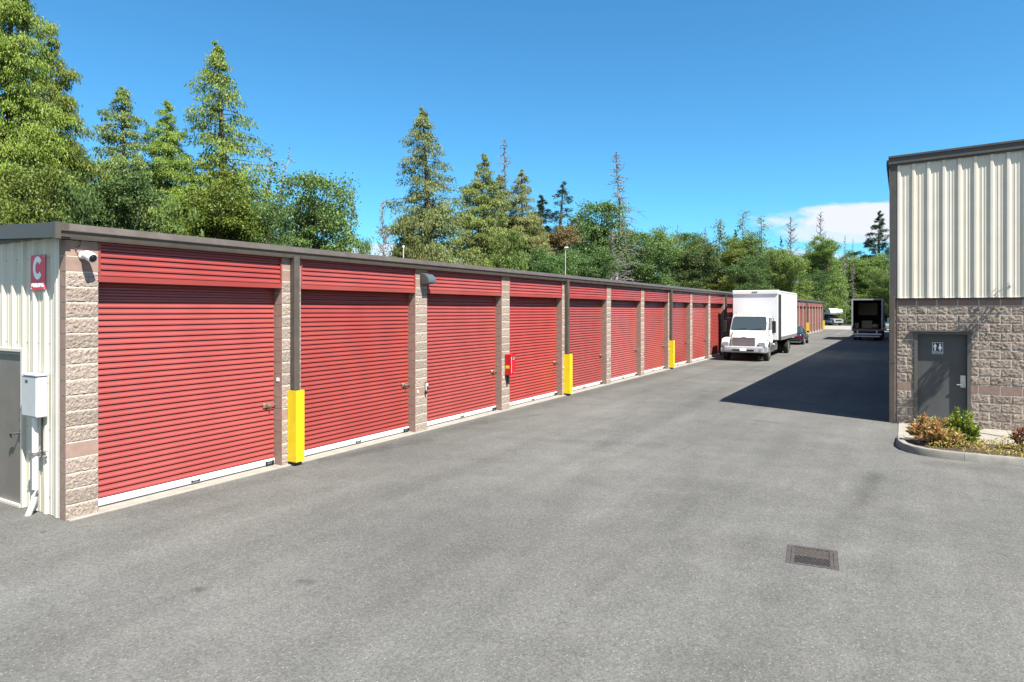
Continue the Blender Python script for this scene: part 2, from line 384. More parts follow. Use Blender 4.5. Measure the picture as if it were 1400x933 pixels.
M['grey_box'] = mat('grey_enamel', (.60, .63, .65), .45, noise_amt=.05, noise_scale=4)
M['door_grey'] = mat('taupe_door_paint', (.22, .195, .175), .45, noise_amt=.08, noise_scale=3, dirt=((.15, .13, .115), 4, .4))
M['door_dark'] = mat('charcoal_door_paint', (.105, .108, .112), .5, spec=.3, noise_amt=.1, noise_scale=3, dirt=((.11, .11, .108), 3, .5, (1, 1, .6)))
M['frame_dark'] = mat('dark_door_frame', (.115, .11, .10), .5, noise_amt=.1)
M['sign_red'] = mat('sign_red', (.62, .012, .045), .4)
M['sign_white'] = mat('sign_white', (.82, .82, .82), .45)
M['sign_navy'] = mat('sign_navy', (.03, .045, .07), .45)
M['ext_red'] = mat('extinguisher_red', (.62, .012, .025), .35)
M['pale_panel'] = mat('pale_translucent_panel', (.7, .62, .6), .25)
M['fixture'] = mat('grey_fixture', (.085, .09, .09), .5, noise_amt=.1)
M['lens'] = mat('clouded_lens', (.10, .13, .145), .3, spec=.5)
M['iron'] = mat('cast_iron', (.085, .072, .068), .7, metal=.1, noise_amt=.25, noise_scale=25, bump=.3, dirt=((.13, .065, .045), 8, .5))
M['pit'] = mat('drain_pit', (.008, .008, .008), .9)
M['rubber'] = mat('tyre_rubber', (.018, .018, .018), .85, noise_amt=.2)
M['rim'] = mat('wheel_rim', (.55, .55, .55), .35, metal=.7)
M['chrome'] = mat('chrome', (.62, .62, .63), .18, metal=.95)
M['grille'] = mat('grille_mesh', (.44, .47, .50), .5, metal=.0, noise_amt=.25, noise_scale=40)
M['bumper'] = mat('brushed_bumper', (.60, .62, .66), .45, metal=.35, noise_amt=.1, noise_scale=5)
M['glass'] = mat('vehicle_glass', (.02, .035, .045), .06, spec=.8)
M['chassis'] = mat('dark_chassis', (.02, .02, .02), .7, noise_amt=.3)
M['grey_skirt'] = mat('grey_side_rail', (.22, .22, .22), .5, noise_amt=.1)
M['amber'] = mat('amber_lens', (.75, .25, .02), .3)
M['tail'] = mat('tail_lens', (.5, .01, .012), .25)
M['headlamp'] = mat('headlamp', (.24, .26, .28), .12, spec=.8)
M['navy'] = mat('navy_car_paint', (.018, .024, .045), .25, coat=.6)
M['blue'] = mat('blue_car_paint', (.03, .05, .09), .25, coat=.6)
M['silver'] = mat('silver_car_paint', (.45, .46, .48), .3, metal=.4, coat=.4)
M['maroon'] = mat('maroon_paint', (.18, .02, .025), .4, coat=.3)
M['cargo'] = mat('dark_cargo_lining', (.13, .12, .105), .8, noise_amt=.3, noise_scale=4)
M['box_grey'] = mat('weathered_box_panel', (.42, .45, .5), .5, noise_amt=.1)
M['wood'] = mat('cardboard', (.42, .32, .2), .85, noise_amt=.15)
M['soil'] = mat('bark_mulch', (.075, .05, .035), .95, noise_amt=.4, noise_scale=30, bump=.9, bump_scale=50)
M['gravel'] = mat('pale_gravel', (.36, .34, .30), .95, noise_amt=.25, noise_scale=12, bump=.6, bump_scale=40)
M['ground'] = mat('forest_floor', (.06, .07, .03), .95, noise_amt=.4, noise_scale=.8, bump=.8, bump_scale=10)
M['bark'] = mat('bark', (.13, .10, .078), .95, noise_amt=.35, noise_scale=6, bump=.8, bump_scale=20)
M['deadwood'] = mat('dead_grey_wood', (.27, .245, .22), .95, noise_amt=.25, noise_scale=6)
M['pole'] = mat('pole_white', (.62, .62, .60), .5)
M['wire'] = mat('wire_black', (.03, .02, .02), .6)
def vary(m, amt):
    nt = m.node_tree; b = nt.nodes['Principled BSDF']; src = b.inputs['Base Color'].links[0].from_socket
    oi = nd(nt, 'ShaderNodeObjectInfo'); mr = nd(nt, 'ShaderNodeMapRange'); mr.inputs['To Min'].default_value = 1 - amt; mr.inputs['To Max'].default_value = 1 + amt
    lk(nt, oi.outputs['Random'], mr.inputs['Value']); hs = nd(nt, 'ShaderNodeHueSaturation'); lk(nt, src, hs.inputs['Color']); lk(nt, mr.outputs[0], hs.inputs['Value'])
    m2 = nd(nt, 'ShaderNodeMapRange'); m2.inputs['To Min'].default_value = 1.0; m2.inputs['To Max'].default_value = .9
    lk(nt, fmath(nt, 'FRACT', fmath(nt, 'MULTIPLY', oi.outputs['Random'], 5.7)), m2.inputs['Value']); lk(nt, m2.outputs[0], hs.inputs['Saturation'])
    lk(nt, hs.outputs[0], b.inputs['Base Color'])
vary(M['red'], .11)
def vary_blocks(m, amt):
    nt = m.node_tree; b = nt.nodes['Principled BSDF']; src = b.inputs['Base Color'].links[0].from_socket
    g = nd(nt, 'ShaderNodeNewGeometry'); mr = nd(nt, 'ShaderNodeMapRange'); mr.inputs['To Min'].default_value = 1 - amt; mr.inputs['To Max'].default_value = 1 + amt
    lk(nt, g.outputs['Random Per Island'], mr.inputs['Value']); hs = nd(nt, 'ShaderNodeHueSaturation'); lk(nt, src, hs.inputs['Color']); lk(nt, mr.outputs[0], hs.inputs['Value'])
    lk(nt, hs.outputs[0], b.inputs['Base Color'])
for k_ in ('split', 'split_dark'): vary_blocks(M[k_], .16)
for k_ in ('smooth_block', 'smooth_dark'): vary_blocks(M[k_], .06)
LM = {
    'cedar_y': leaf_mat('cedar_leaf_yellow', [(.08, .14, .015), (.14, .21, .022), (.215, .255, .04)], .28),
    'cedar': leaf_mat('cedar_leaf', [(0.072, 0.123, 0.026), (0.138, 0.189, 0.038), (0.217, 0.239, 0.058)], .25),
    'cedar_d': leaf_mat('cedar_leaf_dry', [(.085, .12, .028), (.145, .175, .045), (.22, .21, .075)], .25),
    'maple': leaf_mat('broad_leaf', [(0.049, 0.098, 0.025), (0.084, 0.147, 0.036), (0.133, 0.203, 0.053)], .3),
    'bright': leaf_mat('bright_leaf', [(.078, .145, .028), (.125, .20, .042), (.175, .25, .06)], .35),
    'olive': leaf_mat('olive_leaf', [(.085, .14, .02), (.14, .195, .03), (.20, .23, .045)], .3),
    'fir': leaf_mat('fir_needle', [(0.031, 0.067, 0.031), (0.056, 0.095, 0.048), (0.084, 0.119, 0.063)], .15),
    'rust': leaf_mat('rust_leaf', [(0.143, 0.098, 0.039), (0.221, 0.156, 0.065), (0.169, 0.156, 0.046)], .25),
    'grey_twig': leaf_mat('lichen_twig', [(.14, .14, .10), (.2, .19, .15), (.17, .18, .11)], .1),
    'shrub_orange': leaf_mat('orange_shrub_leaf', [(.14, .20, .04), (.50, .30, .12), (.58, .38, .16), (.30, .28, .07), (.52, .25, .12), (.20, .26, .05)], .3, objvar=.05),
    'shrub_green': leaf_mat('glossy_shrub_leaf', [(.07, .13, .02), (.16, .24, .03), (.30, .34, .06)], .25, .35, .05),
    'shrub_red': leaf_mat('red_shrub_leaf', [(.16, .05, .025), (.22, .10, .04), (.10, .10, .03)], .25, objvar=.05),
    'cover': leaf_mat('ground_cover_leaf', [(.14, .18, .025), (.32, .28, .05), (.36, .24, .07), (.18, .22, .03)], .2, objvar=.05),
    'weed': leaf_mat('weed_leaf', [(.05, .09, .02), (.10, .14, .03), (.16, .17, .05)], .3, objvar=.05),
}

# ------------------------------------------------------------------ ground
mb = MB(); mb.poly([(-700, -300, 0), (700, -300, 0), (700, 1100, 0), (-700, 1100, 0)])
tag(mb.build('ground', M['ground']), kind='structure')
# asphalt sheet with a (slightly turned) hole left for the drain
GC, GRZ, GHW, GHL = Vector((-.87, 7.98, 0)), R(6), .262, .305
hole = [GC + Matrix.Rotation(GRZ, 3, 'Z') @ Vector((sx * GHW, sy * GHL, .012)) for sx, sy in ((-1, -1), (1, -1), (1, 1), (-1, 1))]
rim = [Vector(p) for p in ((-13.5, -40, .012), (45, -40, .012), (45, 103, .012), (-13.5, 103, .012))]
mb = MB()
for k in range(4): mb.poly([rim[k], rim[(k + 1) % 4], hole[(k + 1) % 4], hole[k]])
mb.poly([(-13.5, 103, .012), (45, 103, .012), (45, 103, -.1), (-13.5, 103, -.1)])
tag(mb.build('asphalt_yard', M['asphalt']), kind='structure')
mb = MB(); mb.poly([(-30, 103, .008), (30, 103, .008), (30, 127, .008), (-30, 127, .008)])
tag(mb.build('gravel_path', M['gravel']), kind='structure')

# ------------------------------------------------------------------ storage building (left)
BX = -9.33            # front face of the pillars
PW = .42
pil = [(4.376, .404)] + [(7.83 + 3.66 * k, PW) for k in range(16)]
last = pil[-1][0]
pil += [(last + 2.9 * (k + 1), PW) for k in range(12)]
YEND = pil[-1][0] + PW
DSP = [1, 4, 7, 10, 13, 16, 22, 28]
COURSE = .2032
bld = empty('storage_building', (BX, 4.376, 0), 0, 'long low storage building with red roll-up doors between tan block pillars', 'building')

def block_pillar(wid, depth, nu, nv, seed, amp=.009, ncourse=18, smooth_rows=(4, 16, 17), mats=('split', 'smooth_block', 'mortar')):
    """one block column, local: front at x=0 facing +x, y from 0 to wid"""
    rnd = random.Random(seed); m_ = MB(); j = .008
    m_.box(-depth, -.003, .006, wid - .006, 0, ncourse * COURSE, 2)   # mortar core
    for c in range(ncourse):
        z0, z1 = c * COURSE + j, (c + 1) * COURSE - j
        rough = c not in smooth_rows
        a = 0
        b = len(m_.v)
        ox, oy = rnd.uniform(0, 90), rnd.uniform(0, 90)
        U, W = (nu, nv) if rough else (1, 1)
        for q in range(W + 1):
            for p in range(U + 1):
                y = wid * p / U; z = z0 + (z1 - z0) * q / W; x = 0
                if rough and 0 < p < U and 0 < q < W:
                    n1 = noise.fractal(Vector((y * 24 + ox, z * 24 + oy, seed)), .8, 2.1, 4)
                    x = .004 + amp * n1 + rnd.uniform(-.2, .2) * amp
                    y += rnd.uniform(-.3, .3) * wid / U; z += rnd.uniform(-.3, .3) * (z1 - z0) / W
                elif rough: x = rnd.uniform(-.006, .0)
                m_.v.append(Vector((x, y, z)))
        for f in grid_faces(U, W, b): m_.f.append(f); m_.m.append(0 if rough else 1)
        # smooth side faces, top, bottom
        m_.poly([(0, 0, z0), (0, 0, z1), (-depth, 0, z1), (-depth, 0, z0)], 1)
        m_.poly([(0, wid, z0), (0, wid, z1), (-depth, wid, z1), (-depth, wid, z0)], 1)
        m_.poly([(-.002, 0, z1), (-.002, wid, z1), (-depth, wid, z1), (-depth, 0, z1)], 1)
        m_.poly([(-.002, 0, z0), (-.002, wid, z0), (-depth, wid, z0), (-depth, 0, z0)], 1)
    me = bpy.data.meshes.new('pillar'); me.from_pydata(m_.v, [], m_.f)
    for k in mats: me.materials.append(M[k])
    me.polygons.foreach_set('material_index', m_.m)
    me.update(); return me

first_me = block_pillar(.404, .16, 22, 12, 3)
pm_near = [block_pillar(PW, .24, 18, 10, 11), block_pillar(PW, .24, 18, 10, 23)]
pm_far = block_pillar(PW, .24, 8, 5, 31)
for i, (y, wd) in enumerate(pil):
    me = first_me if i == 0 else (pm_near[i % 2] if i < 5 else pm_far)
    link_mesh('pillar', me, bld, (0, y - 4.376, 0))

DX = -.20             # door plane relative to the pillar face
RP = .0845
def rib_profile(z0, n, x0=0, depth=.015):
    pts = []
    for k in range(n):
        z = z0 + k * RP
        pts += [(x0 - .024, z), (x0 - .022, z + .006), (x0 + depth, z + .009), (x0 + depth * .97, z + .030), (x0 + depth * .5, z + .040), (x0 + depth * .12, z + .050), (x0, z + .0775)]
    pts.append((x0, z0 + n * RP)); return pts

def ribbed_panel(m_, y0, y1, z0, n, x0=0, m=0, warp=0, seed=0):
    prof = rib_profile(z0, n, x0); ny = 10; b = len(m_.v)
    rnd = random.Random(seed)
    ph = [(rnd.uniform(0, 6), rnd.uniform(.5, 1.4)) for _ in range(3)]
    for i in range(ny + 1):
        y = y0 + (y1 - y0) * i / ny
        for (x, z) in prof:
            dz = warp * sum(math.sin(a + k * (y - y0) * 1.6 + z * 3) for a, k in ph)
            m_.v.append(Vector((x + dz * .6, y, z + dz * .5)))
    n_ = len(prof)
    for i in range(ny):
        for k in range(n_ - 1):
            m_.f.append((b + i * n_ + k, b + (i + 1) * n_ + k, b + (i + 1) * n_ + k + 1, b + i * n_ + k + 1)); m_.m.append(m)

def make_door(wid, seed):
    m_ = MB(); ribbed_panel(m_, .012, wid - .012, .155, 37, 0, warp=.0015, seed=seed)
    m_.box(-.06, -.03, 0, wid, .03, 3.3)
    d = m_.build('roll_up_door', M['red'], None, smooth=28)
    r_ = MB(); r_.box(.0, .034, .012, wid - .012, .055, .150, bev=.006); r_.box(-.01, .02, .012, wid - .012, .046, .056)
    rail = r_.build('bottom_rail', M['galv'], d)
    h_ = MB()
    h_.box(.034, .06, wid * .5 - .07, wid * .5 + .07, .082, .092, 0, .003); h_.box(.034, .05, wid * .5 - .07, wid * .5 - .05, .07, .10); h_.box(.034, .05, wid * .5 + .05, wid * .5 + .07, .07, .10)
    h_.build('pull_handle', M['black'], d)
    h_ = MB(); h_.box(.034, .075, wid - .21, wid - .05, .10, .112, 0, .003); h_.box(.034, .06, wid - .21, wid - .19, .06, .12); h_.box(.034, .06, wid - .07, wid - .05, .06, .12)
    h_.box(.034, .045, wid - .2, wid - .06, .05, .06)
    h_.build('foot_handle', M['black'], d)
    l_ = MB(); l_.box(.022, .034, wid - .25, wid - .10, 1.05, 1.13, 0, .004); l_.box(.034, .05, wid - .17, wid + .0, 1.075, 1.10, 0, .004)
    l_.box(.034, .055, wid - .22, wid - .17, 1.06, 1.12, 1, .006); l_.tube([(.055, wid - .13, 1.06), (.055, wid - .13, 1.02)], .012, 8, 1)
    l_.build('latch', [M['steel'], M['brass']], d)
    return d

def make_header(y0w, wid, seed):
    m_ = MB(); ribbed_panel(m_, .02, wid - .02, 3.205, 6, -.022, warp=.001, seed=seed)
    m_.box(-.03, .004, 0, wid, 3.13, 3.205)            # bottom flange
    m_.box(-.03, .006, 0, .028, 3.205, 3.66); m_.box(-.03, .006, wid - .028, wid, 3.205, 3.66)
    m_.box(-.18, -.055, 0, wid, 3.132, 3.64)
    return m_.build('header_panel', M['red'], None, smooth=28)

protos = {}
for i in range(len(pil) - 1):
    y0 = pil[i][0] + pil[i][1]; y1 = pil[i + 1][0]; wd = y1 - y0
    key = round(wd, 2)
    if key not in protos:
        d = make_door(wd, i + 1); h = make_header(0, wd, i + 7); d.parent = bld; h.parent = bld
        protos[key] = (d, h)
    else:
        d = copy_tree(protos[key][0], bld); h = copy_tree(protos[key][1], bld)
    d.location = (DX, y0 - 4.376, 0)
    h.location = (0, y0 - 4.376, 0)

mb = MB()   # core walls behind the doors
mb.box(-19.3, -9.575, 4.43, YEND - .05, .0, 3.64)
mb.build('wall', M['cream'], bld, True)
mb = MB()   # threshold slab
mb.box(-9.60, -9.255, 4.39, YEND + .04, -.05, .032, bev=.008)
mb.build('door_sill', M['concrete'], bld, True)
mb = MB()   # low gable roof
RS = .04
prof = [(-9.30, 3.80), (-14.4, 3.80 + RS * 5.1), (-19.6, 3.80), (-19.6, 3.70), (-9.30, 3.70)]
mb.prism(prof, 'y', 4.30, YEND + .12)
mb.build('roof', M['bronze'], bld, True)
# eave trim / gutter along the front
mb = MB()
prof = [(-9.345, 3.665), (-9.245, 3.665), (-9.238, 3.69), (-9.225, 3.755), (-9.205, 3.765), (-9.205, 3.775), (-9.255, 3.865), (-9.30, 3.872), (-9.42, 3.872), (-9.42, 3.82), (-9.345, 3.80)]
seg = [4.23] + [4.23 + 6.1 * k for k in range(1, 16) if 4.23 + 6.1 * k < YEND - 2] + [YEND + .14]
for a, b_ in zip(seg[:-1], seg[1:]):
    mb.prism(prof, 'y', a + .001, b_ - .001)
for a in seg[1:-1]:
    mb.prism([(x + (.004 if x > -9.3 else 0), z + (.002 if z > 3.8 else -.002)) for x, z in prof], 'y', a - .03, a + .03)
mb.build('eave_gutter', M['bronze'], bld, True)
# rake trim on the end wall (rising towards the ridge)
mb = MB()
def rake(y0, y1, z_lo, z_hi, m=0):
    for (xa, xb) in ((-9.206, -14.4), (-14.4, -19.6)):
        def zz(x, z): return z + RS * min(abs(x + 9.206), abs(-19.6 - x))
        A = [(xa, y0, zz(xa, z_lo)), (xa, y1, zz(xa, z_lo)), (xa, y1, zz(xa, z_hi)), (xa, y0, zz(xa, z_hi))]
        B = [(xb, y0, zz(xb, z_lo)), (xb, y1, zz(xb, z_lo)), (xb, y1, zz(xb, z_hi)), (xb, y0, zz(xb, z_hi))]
        mb.loft([A, B])
rake(4.205, 4.229, 3.67, 3.775); rake(4.225, 4.36, 3.775, 3.868); rake(4.229, 4.39, 3.69, 3.70)
mb.box(-9.26, -9.198, 4.195, 4.262, 3.66, 3.872)
mb.build('rake_trim', M['bronze'], bld, True)
# downspouts with shoes
dmb = MB()
dmb.prism([(-9.315, 0), (-9.215, 0), (-9.205, .01), (-9.205, .11), (-9.215, .12), (-9.315, .12)], 'z', .10, 3.70)
dmb.box(-9.30, -9.16, 0.0, .115, .034, .13)
dproto = None
for i in DSP:
    y = pil[i][0] + (.175 if i < 28 else .2)
    if dproto is None:
        dmb.o = Vector((BX, 0, 0)); dproto = dmb.build('downspout', M['bronze'], bld, False, loc=(0, 0, 0)); o = dproto
    else:
        o = dproto.copy(); COL.objects.link(o)
    o.location = (0, y - 4.376, 0)
# end wall cladding (ribbed cream metal) with an opening for the service door
mb = MB()
EY = 4.40
def clad(m_, x0, x1, z0, z1f, y, sgn=-1, pitch=.3048, start=0, m=0):
    """vertical ribbed panel facing -y; ribs trapezoid 32 mm deep with two minor ribs between"""
    prof = []
    x = start
    while x < x1 + pitch:
        for dx, dy in ((-.055, 0), (-.024, .034), (.024, .034), (.055, 0), (.105, 0), (.115, .006), (.130, .006), (.140, 0), (.172, 0), (.182, .006), (.197, .006), (.207, 0)):
            prof.append((x + dx, dy))
        x += pitch
    prof = [p for p in prof if x0 <= p[0] <= x1]
    prof = [(x0, 0)] + prof + [(x1, 0)]
    for (xa, da), (xb, db) in zip(prof[:-1], prof[1:]):
        m_.poly([(xa, y + sgn * da, z0), (xb, y + sgn * db, z0), (xb, y + sgn * db, z1f(xb)), (xa, y + sgn * da, z1f(xa))], m)
    return prof
DXL, DXR = -11.42, -10.50
ztop = lambda x: 3.72 + RS * min(abs(x + 9.2), abs(-19.6 - x))
clad(mb, DXR + .05, -9.492, .02, ztop, EY, start=-9.57 - .3048 * 8)
clad(mb, DXL - .05, DXR + .05, 2.18, ztop, EY, start=-9.57 - .3048 * 8)
clad(mb, -19.3, DXL - .05, .02, ztop, EY, start=-9.57 - .3048 * 32)
mb.box(-9.53, -9.49, 4.372, 4.42, .02, 3.68)              # corner trim
mb.build('end_cladding', M['cream'], bld, True, smooth=15)
mb = MB()
mb.box(DXR, DXR + .05, 4.352, 4.41, .02, 2.17); mb.box(DXL - .05, DXL, 4.352, 4.41, .02, 2.17); mb.box(DXL - .05, DXR + .05, 4.352, 4.41, 2.17, 2.21)
mb.box(DXL, DXR, 4.345, 4.43, .0, .045)
mb.build('service_door_frame', M['cream'], bld, True)
mb = MB(); mb.box(DXL + .004, DXR - .004, 4.385, 4.43, .05, 2.13); mb.box(DXL, DXR, 4.36, 4.385, 2.13, 2.168)
sd = mb.build('service_door', M['door_grey'], bld, True)
mb = MB(); mb.box(DXR - .11, DXR - .05, 4.375, 4.385, .93, 1.08, 0, .004); mb.tube([(DXR - .08, 4.38, 1.04), (DXR - .08, 4.32, 1.04), (DXR - .09, 4.315, 1.035), (DXR - .2, 4.315, 1.03), (DXR - .205, 4.32, .96)], .014, 8)
mb.build('handle', M['fixture'], sd, True)
mb = MB()   # small screw heads on the cladding
for k in range(7):
    x = -9.57 - .3048 * k + .075
    for z in (.25, 1.15, 2.3, 3.45):
        if x < DXR + .06 and z < 2.3: continue
        mb.box(x - .006, x + .006, EY - .006, EY, z - .006, z + .006)
mb.build('screw_heads', M['fixture'], bld, True)
# little white unit plates
plate_mb = MB()
plate_mb.box(0, .006, -.035, .035, -.03, .03)
pp = None
for i in range(1, 12):
    o = plate_mb.build('unit_plate', M['sign_white'], bld) if pp is None else pp.copy()
    if pp is None: pp = o
    else: COL.objects.link(o)
    if i == 1: o.location = (-.10, pil[i][0] - 4.376 - .002, 1.53); o.rotation_euler = (0, 0, -math.pi / 2)
    else: o.location = (.004, pil[i][0] - 4.376 + .07, .93)

# yellow guards round the downspouts
gm = MB()
t_ = .012
gm.prism([(0, 0), (.215, 0), (.215, .185), (0, .185), (0, .173), (.203, .173), (.203, .012), (0, .012)], 'z', 0, 1.25)
g_me = gm.build('x', M['yellow'], data=True)
names = ['nearest yellow steel guard around the downspout right of the first red door', 'yellow guard on the downspout just right of the red extinguisher cabinet door',
         'yellow guard on the third downspout, left of the white truck', 'yellow guard on the downspout hidden beside the white truck', None, None,
         'small far yellow guard beside the dark sedan', 'farthest yellow guard at the end of the storage row']
for n_, i in enumerate(DSP):
    if 3 <= n_ <= 5: continue
    o = link_mesh('downspout_guard', g_me, None, (BX + .004, pil[i][0] + .12, .085))
    tag(o, names[n_], 'bollard', 'yellow downspout guards along the storage row')

# ------------------------------------------------------------------ right building
RX, RY = -.26, 18.54
RL = 92
rb = empty('restroom_building', (RX, RY, 0), 0, 'taller building at right with cream ribbed metal above brown split-face block and a restroom door', 'building')
RXE = 9.0
zt = lambda x: 6.40 + .03 * (x - RX)
# block wall in running bond, with the door opening
def block_wall(x0, x1, y, openings, seed=5):
    rnd = random.Random(seed); V = []; F = []; MI = []
    jx = .011
    def q(pts, m):
        b = len(V); V.extend(pts); F.append((b, b + 1, b + 2, b + 3)); MI.append(m)
    for c in range(15):
        z0, z1 = c * COURSE + jx, (c + 1) * COURSE - jx
        sm = c in (4, 14)
        x = x0 - (.2032 if c % 2 else 0)
        while x < x1:
            a, b_ = max(x, x0) + jx, min(x + .4064, x1) - jx
            x += .4064
            if b_ - a < .02: continue
            segs = [(a, b_)]
            for (oa, ob, oz) in openings:
                if z0 < oz - .02:
                    ns = []
                    for (p, r) in segs:
                        if r <= oa or p >= ob: ns.append((p, r))
                        else:
                            if p < oa: ns.append((p, oa))
                            if r > ob: ns.append((ob, r))
                    segs = ns
            for (p, r) in segs:
                if r - p < .02: continue
                if c == 11 and .1 < p < 1.5 : # soldier-like lintel course split in halves
                    pm_ = (p + r) / 2; pieces = [(p, pm_ - .005), (pm_ + .005, r)] if r - p > .25 else [(p, r)]
                else: pieces = [(p, r)]
                for (p, r) in pieces:
                    if sm:
                        q([(p, y - .006, z0 - .003), (r, y - .006, z0 - .003), (r, y - .006, z1 + .003), (p, y - .006, z1 + .003)], 1)
                    else:
                        U = max(2, int((r - p) / .017)); W = 12; base = len(V); ox, oy = rnd.uniform(0, 90), rnd.uniform(0, 90); tilt = rnd.uniform(-.006, .006)
                        for jj in range(W + 1):
                            for ii in range(U + 1):
                                X = p + (r - p) * ii / U; Z = z0 + (z1 - z0) * jj / W; Yv = y - .003 + rnd.uniform(-.003, .001)
                                if 0 < ii < U and 0 < jj < W:
                                    n1 = noise.fractal(Vector((X * 21 + ox, Z * 23 + oy, 1.7)), .8, 2.1, 4)
                                    Yv = y - .010 - .010 * n1 - tilt * (ii / U - .5) * 2 + rnd.uniform(-.003, .003)
                                    X += rnd.uniform(-.3, .3) * (r - p) / U; Z += rnd.uniform(-.3, .3) * (z1 - z0) / W
                                V.append((X, Yv, Z))
                        for f in grid_faces(U, W, base): F.append(f); MI.append(0)
                    yb = y + .02
                    q([(p, y, z1), (r, y, z1), (r, yb, z1), (p, yb, z1)], 1); q([(p, y, z0), (r, y, z0), (r, yb, z0), (p, yb, z0)], 1)
                    q([(p, y, z0), (p, y, z1), (p, yb, z1), (p, yb, z0)], 1); q([(r, y, z0), (r, y, z1), (r, yb, z1), (r, yb, z0)], 1)
    # mortar backing
    for (a, b_, z0, z1) in ((x0, openings[0][0], 0, openings[0][2]), (openings[0][1], x1, 0, openings[0][2]), (x0, x1, openings[0][2], 3.048)):
        q([(a, y - .001, z0), (b_, y - .001, z0), (b_, y - .001, z1), (a, y - .001, z1)], 2)
    return V, F, MI
OX0, OX1, OZ = .225, 1.345, 2.235
V, F, MI = block_wall(RX + .13, 5.2, RY, [(OX0, OX1, OZ)])
me = np_mesh('block_wall', np.array(V) - np.array((RX, RY, 0)), F, [M['split_dark'], M['smooth_dark'], M['mortar_dark']], MI)
link_mesh('block_wall', me, rb)
mb = MB()   # rest of the building mass (plain far side and back)
mb.box(RX + .01, RXE, RY + .20, RY + RL - RY, 0, 6.35)
mb.box(5.2, RXE, RY, RY + .2, 0, 3.04); mb.box(RX + .01, RX + .13, RY + .01, RY + .2, 0, 3.04)
mb.box(RX + .13, OX0, RY + .03, RY + .2, 0, 3.04); mb.box(OX1, 5.2, RY + .03, RY + .2, 0, 3.04); mb.box(OX0, OX1, RY + .03, RY + .2, OZ, 3.04)
mb.build('wall', M['smooth_dark'], rb, True)
mb = MB()
def side_clad(y0, y1, z0, z1):
    y = y0
    while y < y1 - .31:
        pts = [(0, y), (0, y + .1), (-.034, y + .13), (-.034, y + .175), (0, y + .205), (0, y + .3048)]
        for (xa, ya), (xb, yb) in zip(pts[:-1], pts[1:]):
            mb.poly([(RX - .004 + xa, ya, z0), (RX - .004 + xb, yb, z0), (RX - .004 + xb, yb, z1), (RX - .004 + xa, ya, z1)])
        y += .3048
side_clad(RY + .21, RL, 3.05, 6.34)
mb.build('side_cladding', M['cream'], rb, True)
mb = MB(); mb.box(RX - .07, RX + .01, RY + .31, RL + .1, 6.25, 6.36); mb.build('side_eave', M['trim_dark'], rb, True)
mb = MB()
clad(mb, RX + .12, RXE, 3.035, lambda x: zt(x) - .02, RY - .03, start=.21 - .3048 * 1)
mb.poly([(RX + .12, RY - .064, 3.034), (RXE, RY - .064, 3.034), (RXE, RY + .02, 3.034), (RX + .12, RY + .02, 3.034)])
mb.build('metal_cladding', M['cream'], rb, True, smooth=15)
mb = MB()
for k in range(-1, 10):
    x = .21 + .3048 * k
    for zi, z in enumerate((3.22, 4.0, 4.75, 5.5, 6.2)):
        if (k * 7 + zi * 3) % 3 == 0 or zi == 0:
            mb.box(x - .068, x - .058, RY - .035, RY - .03, z - .005, z + .005)
mb.build('screw_heads', M['fixture'], rb, True)
mb = MB()
mb.box(RX + .13, RXE, RY - .045, RY + .015, 2.995, 3.033)
mb.build('base_flashing', M['trim_dark'], rb, True)
mb = MB()   # sloping fascia
def fasc(y0, y1, dz0, dz1):
    A = [(RX - .05, y0, zt(RX) + dz0), (RX - .05, y1, zt(RX) + dz0), (RX - .05, y1, zt(RX) + dz1), (RX - .05, y0, zt(RX) + dz1)]
    B = [(RXE, y0, zt(RXE) + dz0), (RXE, y1, zt(RXE) + dz0), (RXE, y1, zt(RXE) + dz1), (RXE, y0, zt(RXE) + dz1)]
    mb.loft([A, B])
fasc(RY - .115, RY + .02, -.12, .03); fasc(RY - .085, RY + .01, -.16, -.121); fasc(RY - .14, RY + .3, .03, .075)
mb.build('fascia', M['trim_dark'], rb, True)
mb = MB()
A = [(RX - .1, RY + .3, zt(RX) + .07), (RXE, RY + .3, zt(RXE) + .07), (RXE, RY + .3, zt(RXE) - .1), (RX - .1, RY + .3, zt(RX) - .1)]
mb.loft([A, [(p[0], RL + .2, p[2]) for p in A]])
mb.build('roof', M['trim_dark'], rb, True)
mb = MB()
mb.box(RX - .02, RX + .12, RY - .07, RY + .2, 3.03, 6.3)
mb.build('corner_trim', M['trim_dark'], rb, True)
mb = MB()
mb.prism([(RX - .03, RY - .08), (RX + .075, RY - .08), (RX + .085, RY - .07), (RX + .085, RY + .0), (RX - .04, RY + .0), (RX - .04, RY - .07)], 'z', .02, 3.08)
mb.box(RX - .045, RX + .09, RY - .085, RY + .002, 1.45, 1.48)
mb.build('downspout', M['bronze'], rb, True)
# restroom door
mb = MB()
mb.box(OX0, OX0 + .07, RY - .03, RY + .14, .02, OZ - .06); mb.box(OX1 - .07, OX1, RY - .03, RY + .14, .02, OZ - .06); mb.box(OX0, OX1, RY - .032, RY + .14, OZ - .06, OZ)
mb.box(OX0 - .07, OX1 + .05, RY - .085, RY + .01, OZ, OZ + .035)
fr = mb.build('door_frame', M['frame_dark'], rb, True)
mb = MB(); mb.box(OX0 + .072, OX1 - .072, RY + .10, RY + .14, .03, OZ - .063)
rd = mb.build('restroom_door', M['door_dark'], rb, True)
mb = MB(); mb.box(OX1 - .20, OX1 - .09, RY + .078, RY + .10, .93, 1.22, 0, .006); mb.tube([(OX1 - .135, RY + .09, 1.0), (OX1 - .135, RY + .03, 1.0), (OX1 - .145, RY + .025, 1.0), (OX1 - .27, RY + .025, 1.0)], .012, 8)
mb.tube([(OX1 - .145, RY + .08, 1.15), (OX1 - .145, RY + .07, 1.15)], .02, 12)
mb.build('handle', M['steel'], rd, True)
